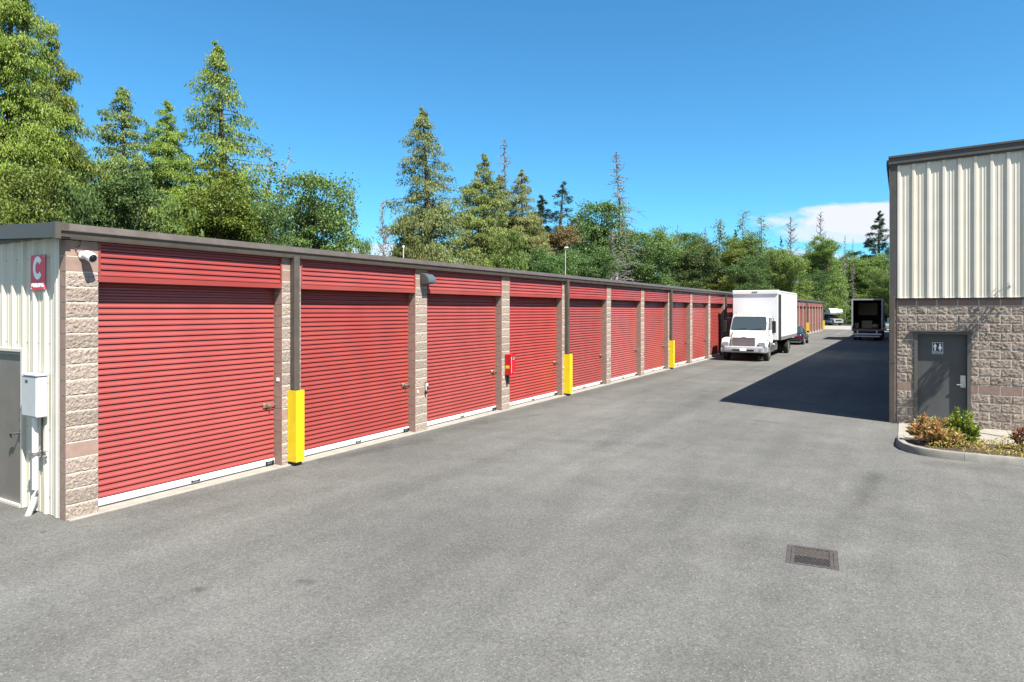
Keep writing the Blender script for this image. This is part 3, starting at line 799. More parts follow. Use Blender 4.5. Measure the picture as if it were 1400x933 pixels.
def text_mesh(txt, size, mat_, name, offset=0, extrude=.002, parent=None):
    cu = bpy.data.curves.new('t', 'FONT'); cu.body = txt; cu.size = size; cu.align_x = 'CENTER'; cu.align_y = 'CENTER'; cu.offset = offset; cu.extrude = extrude
    ob = bpy.data.objects.new('t', cu); COL.objects.link(ob)
    dg = bpy.context.evaluated_depsgraph_get(); me = bpy.data.meshes.new_from_object(ob.evaluated_get(dg)); me.name = name
    bpy.data.objects.remove(ob); bpy.data.curves.remove(cu)
    me.materials.clear(); me.materials.append(mat_)
    return me
sgn = empty('restroom_sign', (.70, RY + .096, 1.84), 0, 'dark restroom sign with white man and woman figures on the grey door', 'sign')
mb = MB(); mb.box(-.115, .115, -.004, .003, -.145, .145, 0, .003); mb.build('sign_panel', M['sign_navy'], sgn)
mb = MB()
for (a, b_, c, d_) in ((-.108, .108, .130, .137), (-.108, .108, -.137, -.130)): mb.box(a, b_, -.007, -.004, c, d_)
mb.box(-.108, -.101, -.007, -.004, -.1299, .1299); mb.box(.101, .108, -.007, -.004, -.1299, .1299)
mb.build('sign_border', M['sign_white'], sgn)
def disc(m_, cx, cz, r, y0, y1, n=16):
    m_.loft([[(cx + r * math.cos(2 * math.pi * k / n), y, cz + r * math.sin(2 * math.pi * k / n)) for k in range(n)] for y in (y0, y1)])
mb = MB(); disc(mb, -.05, .092, .017, -.007, -.004); mb.box(-.078, -.022, -.007, -.004, .02, .07, 0); mb.box(-.066, -.052, -.007, -.004, -.06, .0199); mb.box(-.048, -.034, -.007, -.004, -.06, .0199)
mb.build('man_figure', M['sign_white'], sgn)
mb = MB(); disc(mb, .05, .092, .017, -.007, -.004); mb.prism([(.036, .07), (.064, .07), (.088, -.015), (.012, -.015)], 'y', -.007, -.004); mb.box(.034, .046, -.007, -.004, -.06, -.0151); mb.box(.054, .066, -.007, -.004, -.06, -.0151)
mb.build('woman_figure', M['sign_white'], sgn)
o = link_mesh('sign_text', text_mesh('RESTROOM', .036, M['sign_white'], 'sign_text', .0008), sgn, (0, -.006, -.095)); o.rotation_euler = (R(90), 0, 0)

# sidewalk, planter and kerb
mb = MB()
xs_ = [-.10, 2.0, 4.4, 9.0]
for a, b_ in zip(xs_[:-1], xs_[1:]): mb.box(a + .004, b_ - .004, 16.3, RY + .03, -.02, .026)
tag(mb.build('sidewalk', M['concrete']), kind='structure')
outer = [(-.13, 16.28), (-.13, 15.6), (-.11, 15.25), (-.03, 14.95), (.12, 14.72), (.32, 14.56), (.6, 14.47), (.95, 14.44), (1.6, 14.44), (9, 14.44)]
def offs(path, d):
    out = []
    for i, p in enumerate(path):
        a = Vector(path[max(0, i - 1)]); b_ = Vector(path[min(len(path) - 1, i + 1)])
        t = (b_ - a).normalized(); n_ = Vector((-t.y, t.x)); out.append((p[0] + n_.x * d, p[1] + n_.y * d))
    return out
kerb = empty('kerb', (0, 14.44, 0), 0, 'curved grey concrete kerb round the planting bed in front of the restroom', 'kerb')
def kerb_mesh(path, name, ramp=False):
    m_ = MB(); rings = []
    I = [offs(path, d) for d in (0, .012, .03, .125, .15, .15)]
    hs = [.0, .11, .145, .15, .135, 0]
    for i in range(len(path)):
        k = 1
        rings.append([(I[j][i][0], I[j][i][1], (hs[j] * (min(1, .55 + .45 * i / 2) if ramp else 1))) for j in range(6)])
    m_.loft(rings); return m_.build(name, M['curb'], kerb, True, smooth=50)
def dens(path, n=5):
    r = []
    for a, b_ in zip(path[:-1], path[1:]):
        for k in range(n): r.append((a[0] + (b_[0] - a[0]) * k / n, a[1] + (b_[1] - a[1]) * k / n))
    return r + [path[-1]]
kp = outer[:8]
kerb_mesh(kp, 'kerb_segment', True)
for a, b_ in ((.956, 3.0), (3.006, 6.0), (6.006, 9.0)):
    kerb_mesh([(a, 14.44), (b_, 14.44)], 'kerb_segment')
inner = offs(outer, .145)
mb = MB(); n_ = len(inner)
b = len(mb.v)
for i, p in enumerate(inner):
    mb.v.append(Vector((p[0], p[1], .10))); mb.v.append(Vector((max(p[0], .0) if i else p[0], 16.29, .05)))
for i in range(n_ - 1): mb.f.append((b + 2 * i, b + 2 * i + 2, b + 2 * i + 3, b + 2 * i + 1)); mb.m.append(0)
tag(mb.build('planter_soil', M['soil']), kind='structure')

# ------------------------------------------------------------------ leaves
def leaf_quads(C, U, W):
    """diamond leaves: centres C, half-length vectors U, half-width vectors W"""
    n = len(C); V = np.empty((n, 4, 3), np.float32)
    V[:, 0] = C - U; V[:, 1] = C + W - U * .1; V[:, 2] = C + U; V[:, 3] = C - W - U * .1
    return V.reshape(-1, 3), np.arange(n * 4, dtype=np.int32).reshape(-1, 4)

def unit(a): return a / np.maximum(np.linalg.norm(a, axis=-1, keepdims=True), 1e-9)

def leaf_mesh(name, C, D, length, width, rng, material):
    """C centres, D preferred axis (n,3), length/width half-size arrays"""
    D = unit(D); r = rng.normal(size=C.shape); Wd = unit(np.cross(D, r))
    V, F = leaf_quads(C, D * np.asarray(length)[:, None], Wd * np.asarray(width)[:, None])
    return np_mesh(name, V, F, material)

def shrub(name, loc, rx, rz, n, lsize, lmat, seed, label, cat='shrub', group=None, stems=9, upright=.5, shape=1.0):
    rng = np.random.default_rng(seed); root = empty(name, loc, 0, label, cat, group)
    nst = stems * 6
    th = rng.uniform(0, 2 * np.pi, nst); rr = np.sqrt(rng.uniform(.02, 1, nst)) * rx; zz = rz * (rng.uniform(.35, 1, nst)) * np.sqrt(np.maximum(.15, 1 - (rr / rx) ** 2 * .75))
    tips = np.stack([rr * np.cos(th), rr * np.sin(th), zz], 1)
    per = max(4, n // nst)
    idx = np.repeat(np.arange(nst), per); N = len(idx)
    s = rng.uniform(.0, 1, N) ** .7
    base = tips * np.array([.35, .35, .0]); P = base[idx] + (tips - base)[idx] * (.45 + .55 * s)[:, None]
    out = rng.normal(size=(N, 3)); out[:, 2] = np.abs(out[:, 2]) * .8 + upright; out[:, :2] += unit(tips[idx] * [1, 1, 0])[:, :2] * .5
    D = unit(out); L = lsize * rng.uniform(.6, 1.25, N)
    C = P + D * L[:, None] * 1.1
    me = leaf_mesh('foliage', C, D, L, L * .34, rng, lmat)
    link_mesh('foliage', me, root)
    mb = MB()
    for i in range(0, nst, 2): mb.tube([tuple(base[i] * .3), tuple((base[i] + tips[i]) * .5), tuple(tips[i])], [.008, .006, .003], 5)
    mb.build('stem', M['bark'], root)
    return root

shrub('planter_shrub', (.50, 15.55, .07), .42, .60, 2600, .046, LM['shrub_orange'], 1, 'orange tinged bushy shrub at the rounded end of the planting bed', group='shrubs in the planting bed')
shrub('planter_shrub', (1.00, 15.75, .07), .33, .74, 2200, .046, LM['shrub_green'], 2, 'green glossy shrub in front of the restroom door, right of the orange one', group='shrubs in the planting bed')
shrub('planter_shrub', (.78, 15.45, .07), .26, .42, 1100, .04, LM['shrub_orange'], 3, 'low reddish shrub squeezed between the orange shrub and the green shrub', group='shrubs in the planting bed')
shrub('planter_shrub', (2.05, 15.75, .07), .30, .55, 520, .045, LM['shrub_red'], 4, 'sparse red-leaved shrub at the right edge of the photo', group='shrubs in the planting bed')
# ground cover (stuff)
rng = np.random.default_rng(8); N = 9000
X = rng.uniform(.15, 4.5, N); Y = rng.uniform(14.62, 16.25, N)
hgt = np.array([max(0, noise.noise(Vector((x * 2.1, y * 2.6, .4))) + .35) for x, y in zip(X, Y)]) * .22
hgt *= np.clip((Y - 14.6) / .25, .15, 1) * np.clip((X - .3) / .5, .1, 1)
keep = hgt > .02; X, Y, hgt = X[keep], Y[keep], hgt[keep]; N = len(X)
C = np.stack([X, Y, .10 + hgt * rng.uniform(.5, 1, N)], 1); D = rng.normal(size=(N, 3)); D[:, 2] = np.abs(D[:, 2]) + .4
tag(link_mesh('ground_cover', leaf_mesh('ground_cover', C, D, rng.uniform(.014, .03, N), rng.uniform(.006, .011, N), rng, LM['cover'])), 'low yellow-green ground cover filling the planting bed', 'ground cover', kind='stuff')

# ------------------------------------------------------------------ trees
def wood_tube(V, F, pts, rad, n=6):
    m_ = MB(); m_.tube(pts, rad, n, cap=False); b = len(V); V.extend([tuple(v) for v in m_.v]); F.extend([tuple(i + b for i in f) for f in m_.f])

def cedar_data(seed, h, r0, nb=110, per=44, leaf=.26, sparse_top=.0, shape=.85, low=.08, droop=.6, hang=1.5, gap=0, strand=.22):
    rng = np.random.default_rng(seed)
    V, F = [], []
    lean = rng.normal(size=2) * .012
    tr = lambda z: np.array([lean[0] * z + .08 * math.sin(z * .5 + seed), lean[1] * z + .08 * math.cos(z * .43 + seed), z])
    zs = np.linspace(0, h, 12); wood_tube(V, F, [tr(z) for z in zs], [max(.015, h * .017 * (1 - z / h) ** .9) for z in zs], 8)
    Cs, Ds, Ls, Ws = [], [], [], []
    for i in range(nb):
        t = low + (1 - low) * ((i + rng.uniform()) / nb); z0 = t * h
        if rng.uniform() < gap * (t > .25): continue
        L = r0 * (min((1 - t) ** shape, (1 - t) * 2.3) + .02) * rng.uniform(.5, 1.25)
        if t < .2: L *= .8 + t
        az = i * 2.39996 + rng.normal() * .5
        o = np.array([math.cos(az), math.sin(az), 0]); sd = np.array([-o[1], o[0], 0])
        up = rng.uniform(.0, .45) + .25 * t; dr = droop * rng.uniform(.6, 1.3)
        b0 = tr(z0 + rng.normal() * .15)
        curve = lambda s: b0 + o * (s * L) + np.array([0, 0, 1]) * (up * s * L - dr * s * s * L + .22 * dr * s ** 4 * L)
        wood_tube(V, F, [curve(s) for s in (0, .35, .7, 1.0)], [.012 + L * .011, .009 + L * .007, .006 + L * .004, .004], 4)
        dens = 1.0
        if sparse_top and t > 1 - sparse_top: dens = .34
        n = int(per * (.35 + L / r0 * .9) * dens) + 4
        s = .15 + .85 * rng.uniform(0, 1, n) ** .75
        side = rng.normal(size=n) * L * .20 * (1.15 - s * .6)
        P = np.stack([curve(x) for x in s]) + sd * side[:, None]
        P[:, 2] -= np.abs(side) * .35
        k = 7
        P = np.repeat(P, k, 0); m_ = len(P)
        D = o * .55 + sd * np.repeat(np.sign(side), k)[:, None] * .45 + rng.normal(size=(m_, 3)) * .55 + np.array([0, 0, -hang])
        P = P + rng.normal(size=(m_, 3)) * np.array([.075, .075, .10]) * (.5 + L * .2)
        Ln = leaf * rng.uniform(.45, 1.15, m_) * .5 * (.7 + .3 * L / r0)
        P = P + unit(D) * Ln[:, None] * .6
        P[:, 2] -= np.minimum(rng.exponential(strand, m_), .6) * (.2 + .8 * L / r0)
        P[:, 2] -= np.repeat(np.minimum(rng.exponential(strand * .8, n), .7), k) * (L / r0)
        Cs.append(P); Ds.append(D); Ls.append(Ln); Ws.append(Ln * rng.uniform(.2, .36, m_))
    return V, F, np.concatenate(Cs), np.concatenate(Ds), np.concatenate(Ls), np.concatenate(Ws), rng

def fir_data(seed, h, r0, nb=90, per=26, leaf=.3, gap=.1):
    V, F, C, D, L, W_, rng = cedar_data(seed, h, r0, nb, per, leaf, shape=.72, low=.18, droop=.35, hang=.15, gap=gap, sparse_top=.0)
    return V, F, C, D, L, W_, rng

def broad_data(seed, h, r, ncl=120, per=130, leaf=.2, low=.25, squash=1.0):
    rng = np.random.default_rng(seed); V, F = [], []
    # lobes define the uneven outline
    nl = 9
    lob = []
    for i in range(nl):
        az = i * 2.4 + rng.normal() * .3; rr = r * rng.uniform(.25, .62) if i else 0
        z = h * (low + (1 - low) * (.45 + .42 * rng.uniform(-1, 1))) if i else h * (1 - .24)
        lob.append((np.array([rr * math.cos(az), rr * math.sin(az), z]), r * rng.uniform(.38, .6)))
    lob.append((np.array([0, 0, h * .55]), r * .72))
    tips = []
    for i in range(ncl):
        c, R_ = lob[rng.integers(len(lob))]
        d = unit(rng.normal(size=3)); d[2] = d[2] * .9 + .12
        p = c + d * R_ * rng.uniform(.55, 1.08)
        p[2] = min(max(p[2], h * low * .6), h)
        tips.append(p)
    tips = np.array(tips)
    top = h * .5
    zs = [0, h * .15, h * .35, h * .6]; wood_tube(V, F, [np.array([.1 * math.sin(z), .1 * math.cos(z), z]) for z in zs], [h * .02, h * .016, h * .012, h * .006], 8)
    for i in range(0, ncl, 3):
        a = np.array([0, 0, min(h * .5, tips[i][2] * rng.uniform(.3, .65))]); mid = (a + tips[i]) / 2 + rng.normal(size=3) * .15
        wood_tube(V, F, [a, mid, tips[i]], [.05, .03, .012], 4)
    idx = np.repeat(np.arange(ncl), per); N = len(idx)
    sz = r * .145 * rng.uniform(.6, 1.35, ncl)
    off = rng.normal(size=(N, 3)) * np.array([1, 1, .5]) * sz[idx][:, None] * .62
    C = tips[idx] + off
    D = rng.normal(size=(N, 3)) + np.array([0, 0, -.25]); L = leaf * .5 * rng.uniform(.55, 1.2, N)
    return V, F, C, D, L, L * rng.uniform(.45, .7, N), rng

def snag_data(seed, h, r0, nb=80, leafy=0, droop=.25, crook=0, low=.2, leaf=.2):
    rng = np.random.default_rng(seed); V, F = [], []
    pts = [np.array([.12 * math.sin(z * .6 + seed) + (crook * max(0, z / h - .85) * 6), .1 * math.cos(z * .5 + seed), z - (crook * max(0, z / h - .93) * 8)]) for z in np.linspace(0, h, 16)]
    rad = [max(.03, h * .0105 * (1 - i / 15) ** .8) for i in range(16)]
    wood_tube(V, F, pts, rad, 7)
    C, D, L = [], [], []
    for i in range(nb):
        t = low + (1 - low) * (i + rng.uniform()) / nb; az = rng.uniform(0, 6.28); Lb = r0 * ((1 - t) * .9 + .12) * rng.uniform(.35, 1.2)
        b0 = pts[min(15, int(t * 15))]; b0 = np.array([b0[0], b0[1], t * h]); o = np.array([math.cos(az), math.sin(az), 0])
        up = rng.uniform(-.1, .5); q = [b0 + o * Lb * s + np.array([0, 0, up * s * Lb - droop * s * s * Lb]) + (rng.normal(size=3) * .05 * Lb if s else 0) for s in (0, .35, .7, 1)]
        wood_tube(V, F, q, [.045, .032, .022, .013], 4)
        for j in range(4):
            s0 = q[rng.integers(1, 4)]; e = s0 + (o * .5 + rng.normal(size=3) * .6 + np.array([0, 0, -.2])) * Lb * .4
            wood_tube(V, F, [s0, e], [.02, .010], 3)
            if leafy and rng.uniform() < leafy:
                for _ in range(14): C.append(e + rng.normal(size=3) * .22); D.append(rng.normal(size=3)); L.append(leaf * .5 * rng.uniform(.6, 1.2))
    if not C: return V, F, None, None, None, None, rng
    L = np.array(L); return V, F, np.array(C), np.array(D), L, L * .5, rng

class Kind:
    def __init__(s, data, wood, lm, h, w_):
        V, F, C, D, L, W_, rng = data
        s.trunk = np_mesh('trunk', V, F, wood); s.h, s.w = h, w_
        s.crown = None
        if C is not None:
            D = unit(D); r = rng.normal(size=C.shape); Wd = unit(np.cross(D, r))
            s.q = leaf_quads(C, D * L[:, None], Wd * W_[:, None]); s.crowns = {}
            s.crown = True
    def crown_mesh(s, lm):
        if lm not in s.crowns: s.crowns[lm] = np_mesh('crown', *s.q, LM[lm])
        return s.crowns[lm]

def plant(kind, px, top, wpx, d, lm, label, name='tree', cat='tree', rz=0, group='trees behind the storage buildings', z=0):
    k = K[kind]; loc = at(px, d, z); h = HC + (424 - top) * d / 900 - z; wd = wpx * d / 900
    o = empty(name, loc, rz, label, cat, group)
    s = (wd / k.w, wd / k.w, h / k.h)
    t = link_mesh('trunk', k.trunk, o); t.scale = s
    if k.crown: c = link_mesh('crown', k.crown_mesh(lm), o); c.scale = s
    return o

K = {
    'cedarA': Kind(cedar_data(1, 16, 3.0, 260, 120, .15, sparse_top=.1, shape=.68, hang=2.0, strand=.13), M['bark'], None, 16, 5.4),
    'cedarB': Kind(cedar_data(2, 16, 2.6, 240, 82, .19, sparse_top=.42, gap=.06, shape=.6, hang=2.2, strand=.13), M['bark'], None, 16, 4.4),
    'cedarC': Kind(cedar_data(3, 15, 2.9, 230, 84, .19, sparse_top=.14, shape=.55, hang=2.2, strand=.13), M['bark'], None, 15, 4.7),
    'cedarD': Kind(cedar_data(4, 15, 2.8, 220, 82, .19, sparse_top=.26, shape=.65, hang=2.2, strand=.13), M['bark'], None, 15, 4.6),
    'firA': Kind(fir_data(5, 16, 2.5, 110, 30, .3), M['bark'], None, 16, 4.0),
    'firB': Kind(fir_data(6, 14, 2.2, 70, 16, .26, gap=.3), M['bark'], None, 14, 3.4),
    'broadA': Kind(broad_data(7, 9, 3.4, 320, 190, .16), M['bark'], None, 9, 6.2),
    'broadB': Kind(broad_data(8, 10, 3.6, 320, 190, .165), M['bark'], None, 10, 6.6),
    'broadC': Kind(broad_data(9, 11, 3.4, 320, 190, .165, low=.12), M['bark'], None, 11, 6.4),
    'bush': Kind(broad_data(10, 5, 3.0, 130, 170, .17, low=.02), M['bark'], None, 5, 6.4),
    'snagA': Kind(snag_data(11, 16, 2.4, 170), M['deadwood'], None, 16, 4.2),
    'snagB': Kind(snag_data(12, 12, 1.6, 30, crook=1.5, low=.55, droop=.6, leafy=.12), M['deadwood'], None, 12, 3.0),
    'sparseA': Kind(snag_data(13, 10, 2.0, 40, leafy=.55, low=.4, droop=.1), M['bark'], None, 10, 3.6),
    'sparseB': Kind(snag_data(14, 12, 2.2, 34, leafy=.4, low=.5, droop=-.3), M['deadwood'], None, 12, 4.0),
    'twigs': Kind(snag_data(15, 9, 2.2, 90, low=.3, droop=-.35), M['deadwood'], None, 9, 3.8),
}
def dl(px, X):  # depth at which the sight line of that pixel column meets the plane x = X
    return -X / (SY - CY * (px - 700) / 900)

T = [
 # kind, px, top, width px, X-line, leaf, name, label
 ('cedarA', 2, -95, 235, -25.5, 'cedar_y', 'cedar_tree', 'tallest yellow-green cedar cut off by the top left corner'),
 ('cedarC', 50, 36, 150, -29, 'cedar_y', 'cedar_tree', 'second cedar from the left with a ragged tip below the corner giant'),
 ('broadB', 84, 196, 130, -31, 'maple', 'maple_tree', 'dark green broadleaf tree between the two leftmost cedars and the next cedar'),
 ('broadA', 18, 232, 150, -23, 'olive', 'maple_tree', 'low yellow-green tree at the far left just above the roof edge'),
 ('cedarD', 176, 122, 172, -33, 'cedar', 'cedar_tree', 'bushy cedar left of the tall thin one, with a forked ragged top'),
 ('broadC', 148, 215, 130, -27, 'maple', 'maple_tree', 'dense dark broadleaf tree in front of the bushy cedar'),
 ('cedarA', 234, 141, 156, -32, 'cedar_y', 'cedar_tree', 'narrow yellow-green cedar directly left of the tall sparse one'),
 ('cedarB', 304, 60, 168, -30, 'cedar_y', 'cedar_tree', 'tall cedar with thin see-through top above the first red door'),
 ('bush', 228, 282, 110, -22.5, 'bright', 'bush', 'bright green bush above the roof left of the tall sparse cedar'),
 ('bush', 100, 262, 130, -22.5, 'maple', 'bush', 'mid-green bush just above the corner of the roof'),
 ('broadC', 296, 238, 130, -26.5, 'cedar_y', 'maple_tree', 'light green leafy tree below the tall sparse cedar'),
 ('sparseB', 366, 205, 90, -31, 'maple', 'dying_tree', 'thin half-bare tree right behind the round dark tree'),
 ('snagB', 386, 197, 50, -30, 'maple', 'dead_tree', 'dead trunk with a drooping bent tip above the round dark tree'),
 ('broadA', 402, 252, 140, -26, 'maple', 'maple_tree', 'round dark green tree standing alone above the second red door'),
 ('broadB', 350, 270, 90, -25, 'maple', 'maple_tree', 'low dark tree between the tall sparse cedar and the round tree'),
 ('sparseA', 482, 262, 62, -28, 'bright', 'sapling', 'thin sparse tree with a few leaves alone in the gap of sky'),
 ('bush', 490, 332, 70, -24, 'bright', 'bush', 'small green bush under the thin sparse tree'),
 ('twigs', 524, 278, 52, -30, None, 'dead_tree', 'bare leafless twigs left of the pointed cedar'),
 ('cedarB', 583, 149, 138, -30, 'cedar_d', 'cedar_tree', 'pointed cedar standing alone near the middle with a thin top'),
 ('bush', 556, 305, 90, -26, 'cedar_d', 'bush', 'olive bush at the left foot of the pointed middle cedar'),
 ('cedarC', 654, 211, 112, -30, 'cedar', 'cedar_tree', 'dense round-topped cedar right of the pointed middle cedar'),
 ('snagA', 690, 190, 56, -32, None, 'dead_tree', 'thin grey dead tip rising out of the dense cedars'),
 ('cedarD', 688, 240, 108, -31, 'cedar_d', 'cedar_tree', 'olive cedar below the thin grey tip'),
 ('cedarD', 714, 234, 96, -29, 'cedar_d', 'cedar_tree', 'olive cedar at the right end of the dense cedar group'),
 ('bush', 705, 322, 84, -24.5, 'bright', 'bush', 'bright green bush at the foot of the dense cedar group'),
 ('firB', 762, 249, 100, -30, 'fir', 'fir_tree', 'dark thin fir between the cedar group and the grey dead trunk'),
 ('firA', 744, 270, 84, -31, 'fir', 'fir_tree', 'short dark fir just left of the thin fir'),
 ('broadC', 752, 300, 84, -28, 'rust', 'maple_tree', 'rust brown tree below the thin dark fir'),
 ('broadA', 796, 284, 104, -31, 'maple', 'maple_tree', 'rounded dark green tree left of the grey dead trunk'),
 ('broadB', 752, 342, 84, -24.5, 'maple', 'maple_tree', 'low dark tree behind the white lamp pole'),
 ('broadB', 806, 345, 84, -25, 'maple', 'maple_tree', 'low dark tree right of the white lamp pole'),
 ('snagA', 845, 208, 78, -28, None, 'dead_tree', 'tall grey dead conifer with bare thin branches'),
 ('twigs', 838, 318, 60, -25, None, 'dead_tree', 'grey tangle of bare branches at the foot of the dead conifer'),
 ('broadC', 826, 304, 84, -34, 'cedar_d', 'maple_tree', 'grey-green tree behind the dead conifer'),
 ('broadA', 880, 325, 84, -27, 'maple', 'maple_tree', 'dark rounded tree right of the dead conifer'),
 ('broadB', 905, 316, 70, -33, 'bright', 'maple_tree', 'brighter treetop behind the dark trees right of the dead conifer'),
 ('broadC', 932, 330, 80, -27, 'maple', 'maple_tree', 'dark tree above the far red doors, left of the lamp pole'),
 ('broadA', 958, 322, 70, -32, 'maple', 'maple_tree', 'dark crown peeking between two nearer dark trees'),
 ('broadC', 985, 334, 76, -27, 'olive', 'maple_tree', 'yellowish tree above the white truck front'),
]
for i, (kd, px, top, wp, X, lm, nm, lb) in enumerate(T):
    plant(kd, px, top, wp, dl(px, X), lm, lb, nm, 'bush' if nm == 'bush' else 'tree', rz=i * 1.7, group='trees and bushes behind the storage buildings')
T2 = [
 # far trees, with depth given
 ('broadB', 1012, 322, 66, 118, 'olive', 'maple_tree', 'olive leafy treetop behind the white truck box'),
 ('sparseB', 1018, 292, 64, 122, 'olive', 'sapling', 'tall thin tree with feathery top above the white truck box'),
 ('sparseB', 1040, 300, 64, 124, 'bright', 'sapling', 'thin feathery tree just right of the one above the truck box'),
 ('sparseA', 985, 304, 46, 118, 'olive', 'sapling', 'thin wispy tree left of the white truck box'),
 ('twigs', 965, 312, 26, 116, None, 'dead_tree', 'bare twiggy top left of the wispy tree'),
 ('twigs', 926, 308, 20, 112, None, 'dead_tree', 'small bare twigs poking above the dark trees'),
 ('firA', 1006, 316, 30, 128, 'fir', 'fir_tree', 'small dark pointed fir behind the feathery trees'),
 ('broadC', 1048, 338, 62, 112, 'bright', 'maple_tree', 'bright green tree right of the white truck box'),
 ('broadA', 1030, 352, 60, 104, 'maple', 'maple_tree', 'dark tree just behind the white truck box'),
 ('broadA', 1078, 345, 62, 110, 'bright', 'maple_tree', 'broad bright green tree over the far red doors'),
 ('firB', 1070, 322, 20, 130, 'fir', 'fir_tree', 'small dark fir between two thin trunks'),
 ('twigs', 1080, 298, 46, 124, None, 'dead_tree', 'bare straight trunk left of the tall round tree'),
 ('broadC', 1126, 322, 60, 122, 'bright', 'maple_tree', 'tall rounded green tree standing over the camper'),
 ('twigs', 1123, 292, 40, 128, None, 'dead_tree', 'bare twigs sticking out of the tall rounded tree'),
 ('snagA', 1155, 322, 14, 128, None, 'dead_tree', 'thin bare trunk right of the tall rounded tree'),
 ('snagA', 1166, 326, 10, 124, None, 'dead_tree', 'second thin bare trunk right of the tall rounded tree'),
 ('broadA', 1100, 350, 56, 126, 'bright', 'maple_tree', 'light green tree just left of the tall rounded tree over the camper'),
 ('broadC', 1150, 346, 60, 146, 'maple', 'maple_tree', 'dark green tree just right of the tall rounded tree over the camper'),
 ('broadB', 1108, 372, 50, 112, 'maple', 'maple_tree', 'dark tree between the truck box and the camper'),
 ('broadC', 1132, 380, 34, 134, 'olive', 'maple_tree', 'yellow-green tree right behind the white camper'),
 ('broadA', 1160, 358, 60, 138, 'bright', 'maple_tree', 'bright green tree right of the camper'),
 ('broadB', 1186, 350, 62, 136, 'bright', 'maple_tree', 'light green tree above the dark open truck'),
 ('broadC', 1176, 345, 60, 150, 'maple', 'maple_tree', 'mid-green tree behind the light one over the open truck'),
 ('firA', 1206, 290, 60, 140, 'fir', 'fir_tree', 'dark pointed fir next to the corner of the taller building'),
 ('broadA', 1212, 372, 46, 118, 'bright', 'maple_tree', 'green tree against the downspout of the taller building'),
 ('broadB', 1240, 345, 70, 140, 'maple', 'maple_tree', 'green tree mostly hidden by the taller building'),
 ('bush', 1150, 412, 60, 140, 'bright', 'bush', 'low bright bush right behind the camper'),
 ('bush', 1172, 404, 50, 132, 'bright', 'bush', 'low bright bush between the camper and the open truck'),
 ('bush', 1118, 408, 54, 142, 'maple', 'bush', 'low dark bush left behind the camper'),
 ('bush', 1205, 408, 50, 120, 'bright', 'bush', 'low bright bush right behind the open truck'),
 ('bush', 1185, 415, 50, 128, 'maple', 'bush', 'low dark bush hidden behind the open truck'),
]
for i, (kd, px, top, wp, d, lm, nm, lb) in enumerate(T2):
    plant(kd, px, top, wp, d, lm, lb, nm, 'bush' if nm == 'bush' else 'tree', rz=i * 2.1 + .5, group='trees and bushes at the far end')
# far wood that reads as one mass behind the single trees
rng = np.random.default_rng(77); Cs = []
for i in range(520):
    px = rng.uniform(-60, 1330); d = (dl(px, -40) if px < 960 else 155) * rng.uniform(1.0, 1.15)
    p = at(px, min(d, 175)); r = rng.uniform(2.0, 3.2); top = rng.uniform(1.2, 4.4) + (3.4 if px > 940 else 0)
    n = 150
    c = np.array([p.x, p.y, 0]) + rng.normal(size=(n, 3)) * np.array([r * .6, r * .6, 0]); c[:, 2] = rng.uniform(0, 1, n) ** .7 * top
    Cs.append(c)
C = np.concatenate(Cs); N = len(C); L = rng.uniform(.16, .34, N)
tag(link_mesh('far_wood', leaf_mesh('far_wood', C, rng.normal(size=(N, 3)), L, L * .6, rng, LM['maple'])), 'dark undergrowth of the wood behind the trees', 'wood', kind='stuff')

# young tree just outside the right edge whose shadow falls on the restroom wall
yt = empty('young_tree', (3.05, 16.75, .1), 0, 'young leafy tree growing at the right end of the planting bed', 'tree')
V, F = [], []; rng = np.random.default_rng(4)
wood_tube(V, F, [(0, 0, 0), (.05, .3, 1.6), (-.05, .7, 3.0), (.0, .85, 4.9)], [.06, .05, .035, .015], 7)
Cl = []
for k in range(9):
    q = k / 8; b0 = np.array([0, .78 + .05 * q, 3.7 + .9 * q]); e = np.array([rng.uniform(-.16, .16), .55 + .62 * ((k * 5) % 9) / 8, 4.15 + .55 * q])
    wood_tube(V, F, [b0, tuple((b0 + e) / 2 + [0, 0, .04]), tuple(e)], [.02, .014, .008], 5)
    Cl.append(e + rng.normal(size=(60, 3)) * [.09, .12, .09])
link_mesh('trunk', np_mesh('trunk', V, F, M['bark']), yt)
C = np.concatenate(Cl); N = len(C)
link_mesh('crown', leaf_mesh('crown', C, rng.normal(size=(N, 3)), rng.uniform(.03, .06, N), rng.uniform(.015, .028, N), rng, LM['bright']), yt)

# lamp poles behind the storage row
def lamp_pole(px, X, top, label, head=True):
    d = dl(px, X); p = at(px, d); h = HC + (424 - top) * d / 900
    o = empty('lamp_pole', p, 0, label, 'lamp post', 'thin white lamp poles behind the storage row')
    m_ = MB(); m_.tube([(0, 0, 0), (0, 0, h - .1)], [.034, .026], 10); m_.box(-.15, .15, -.15, .15, 0, .06); m_.build('pole', M['pole'], o, smooth=40)
    m_ = MB()
    if head: m_.box(-.06, .22, -.07, .07, h - .10, h, 0, .03); m_.box(-.04, .04, -.04, .04, h - .16, h - .10)
    else: m_.tube([(0, 0, h - .1), (0, 0, h)], .05, 10)
    m_.build('lamp_head', M['sign_white'], o)
lamp_pole(551.5, -21.2, 336, 'short white pole end above the roof left of the middle cedar', False)
lamp_pole(773, -21.5, 338, 'thin white lamp pole above the third downspout from the left')
lamp_pole(1016, -22, 375, 'thin white lamp pole just above the white truck box')

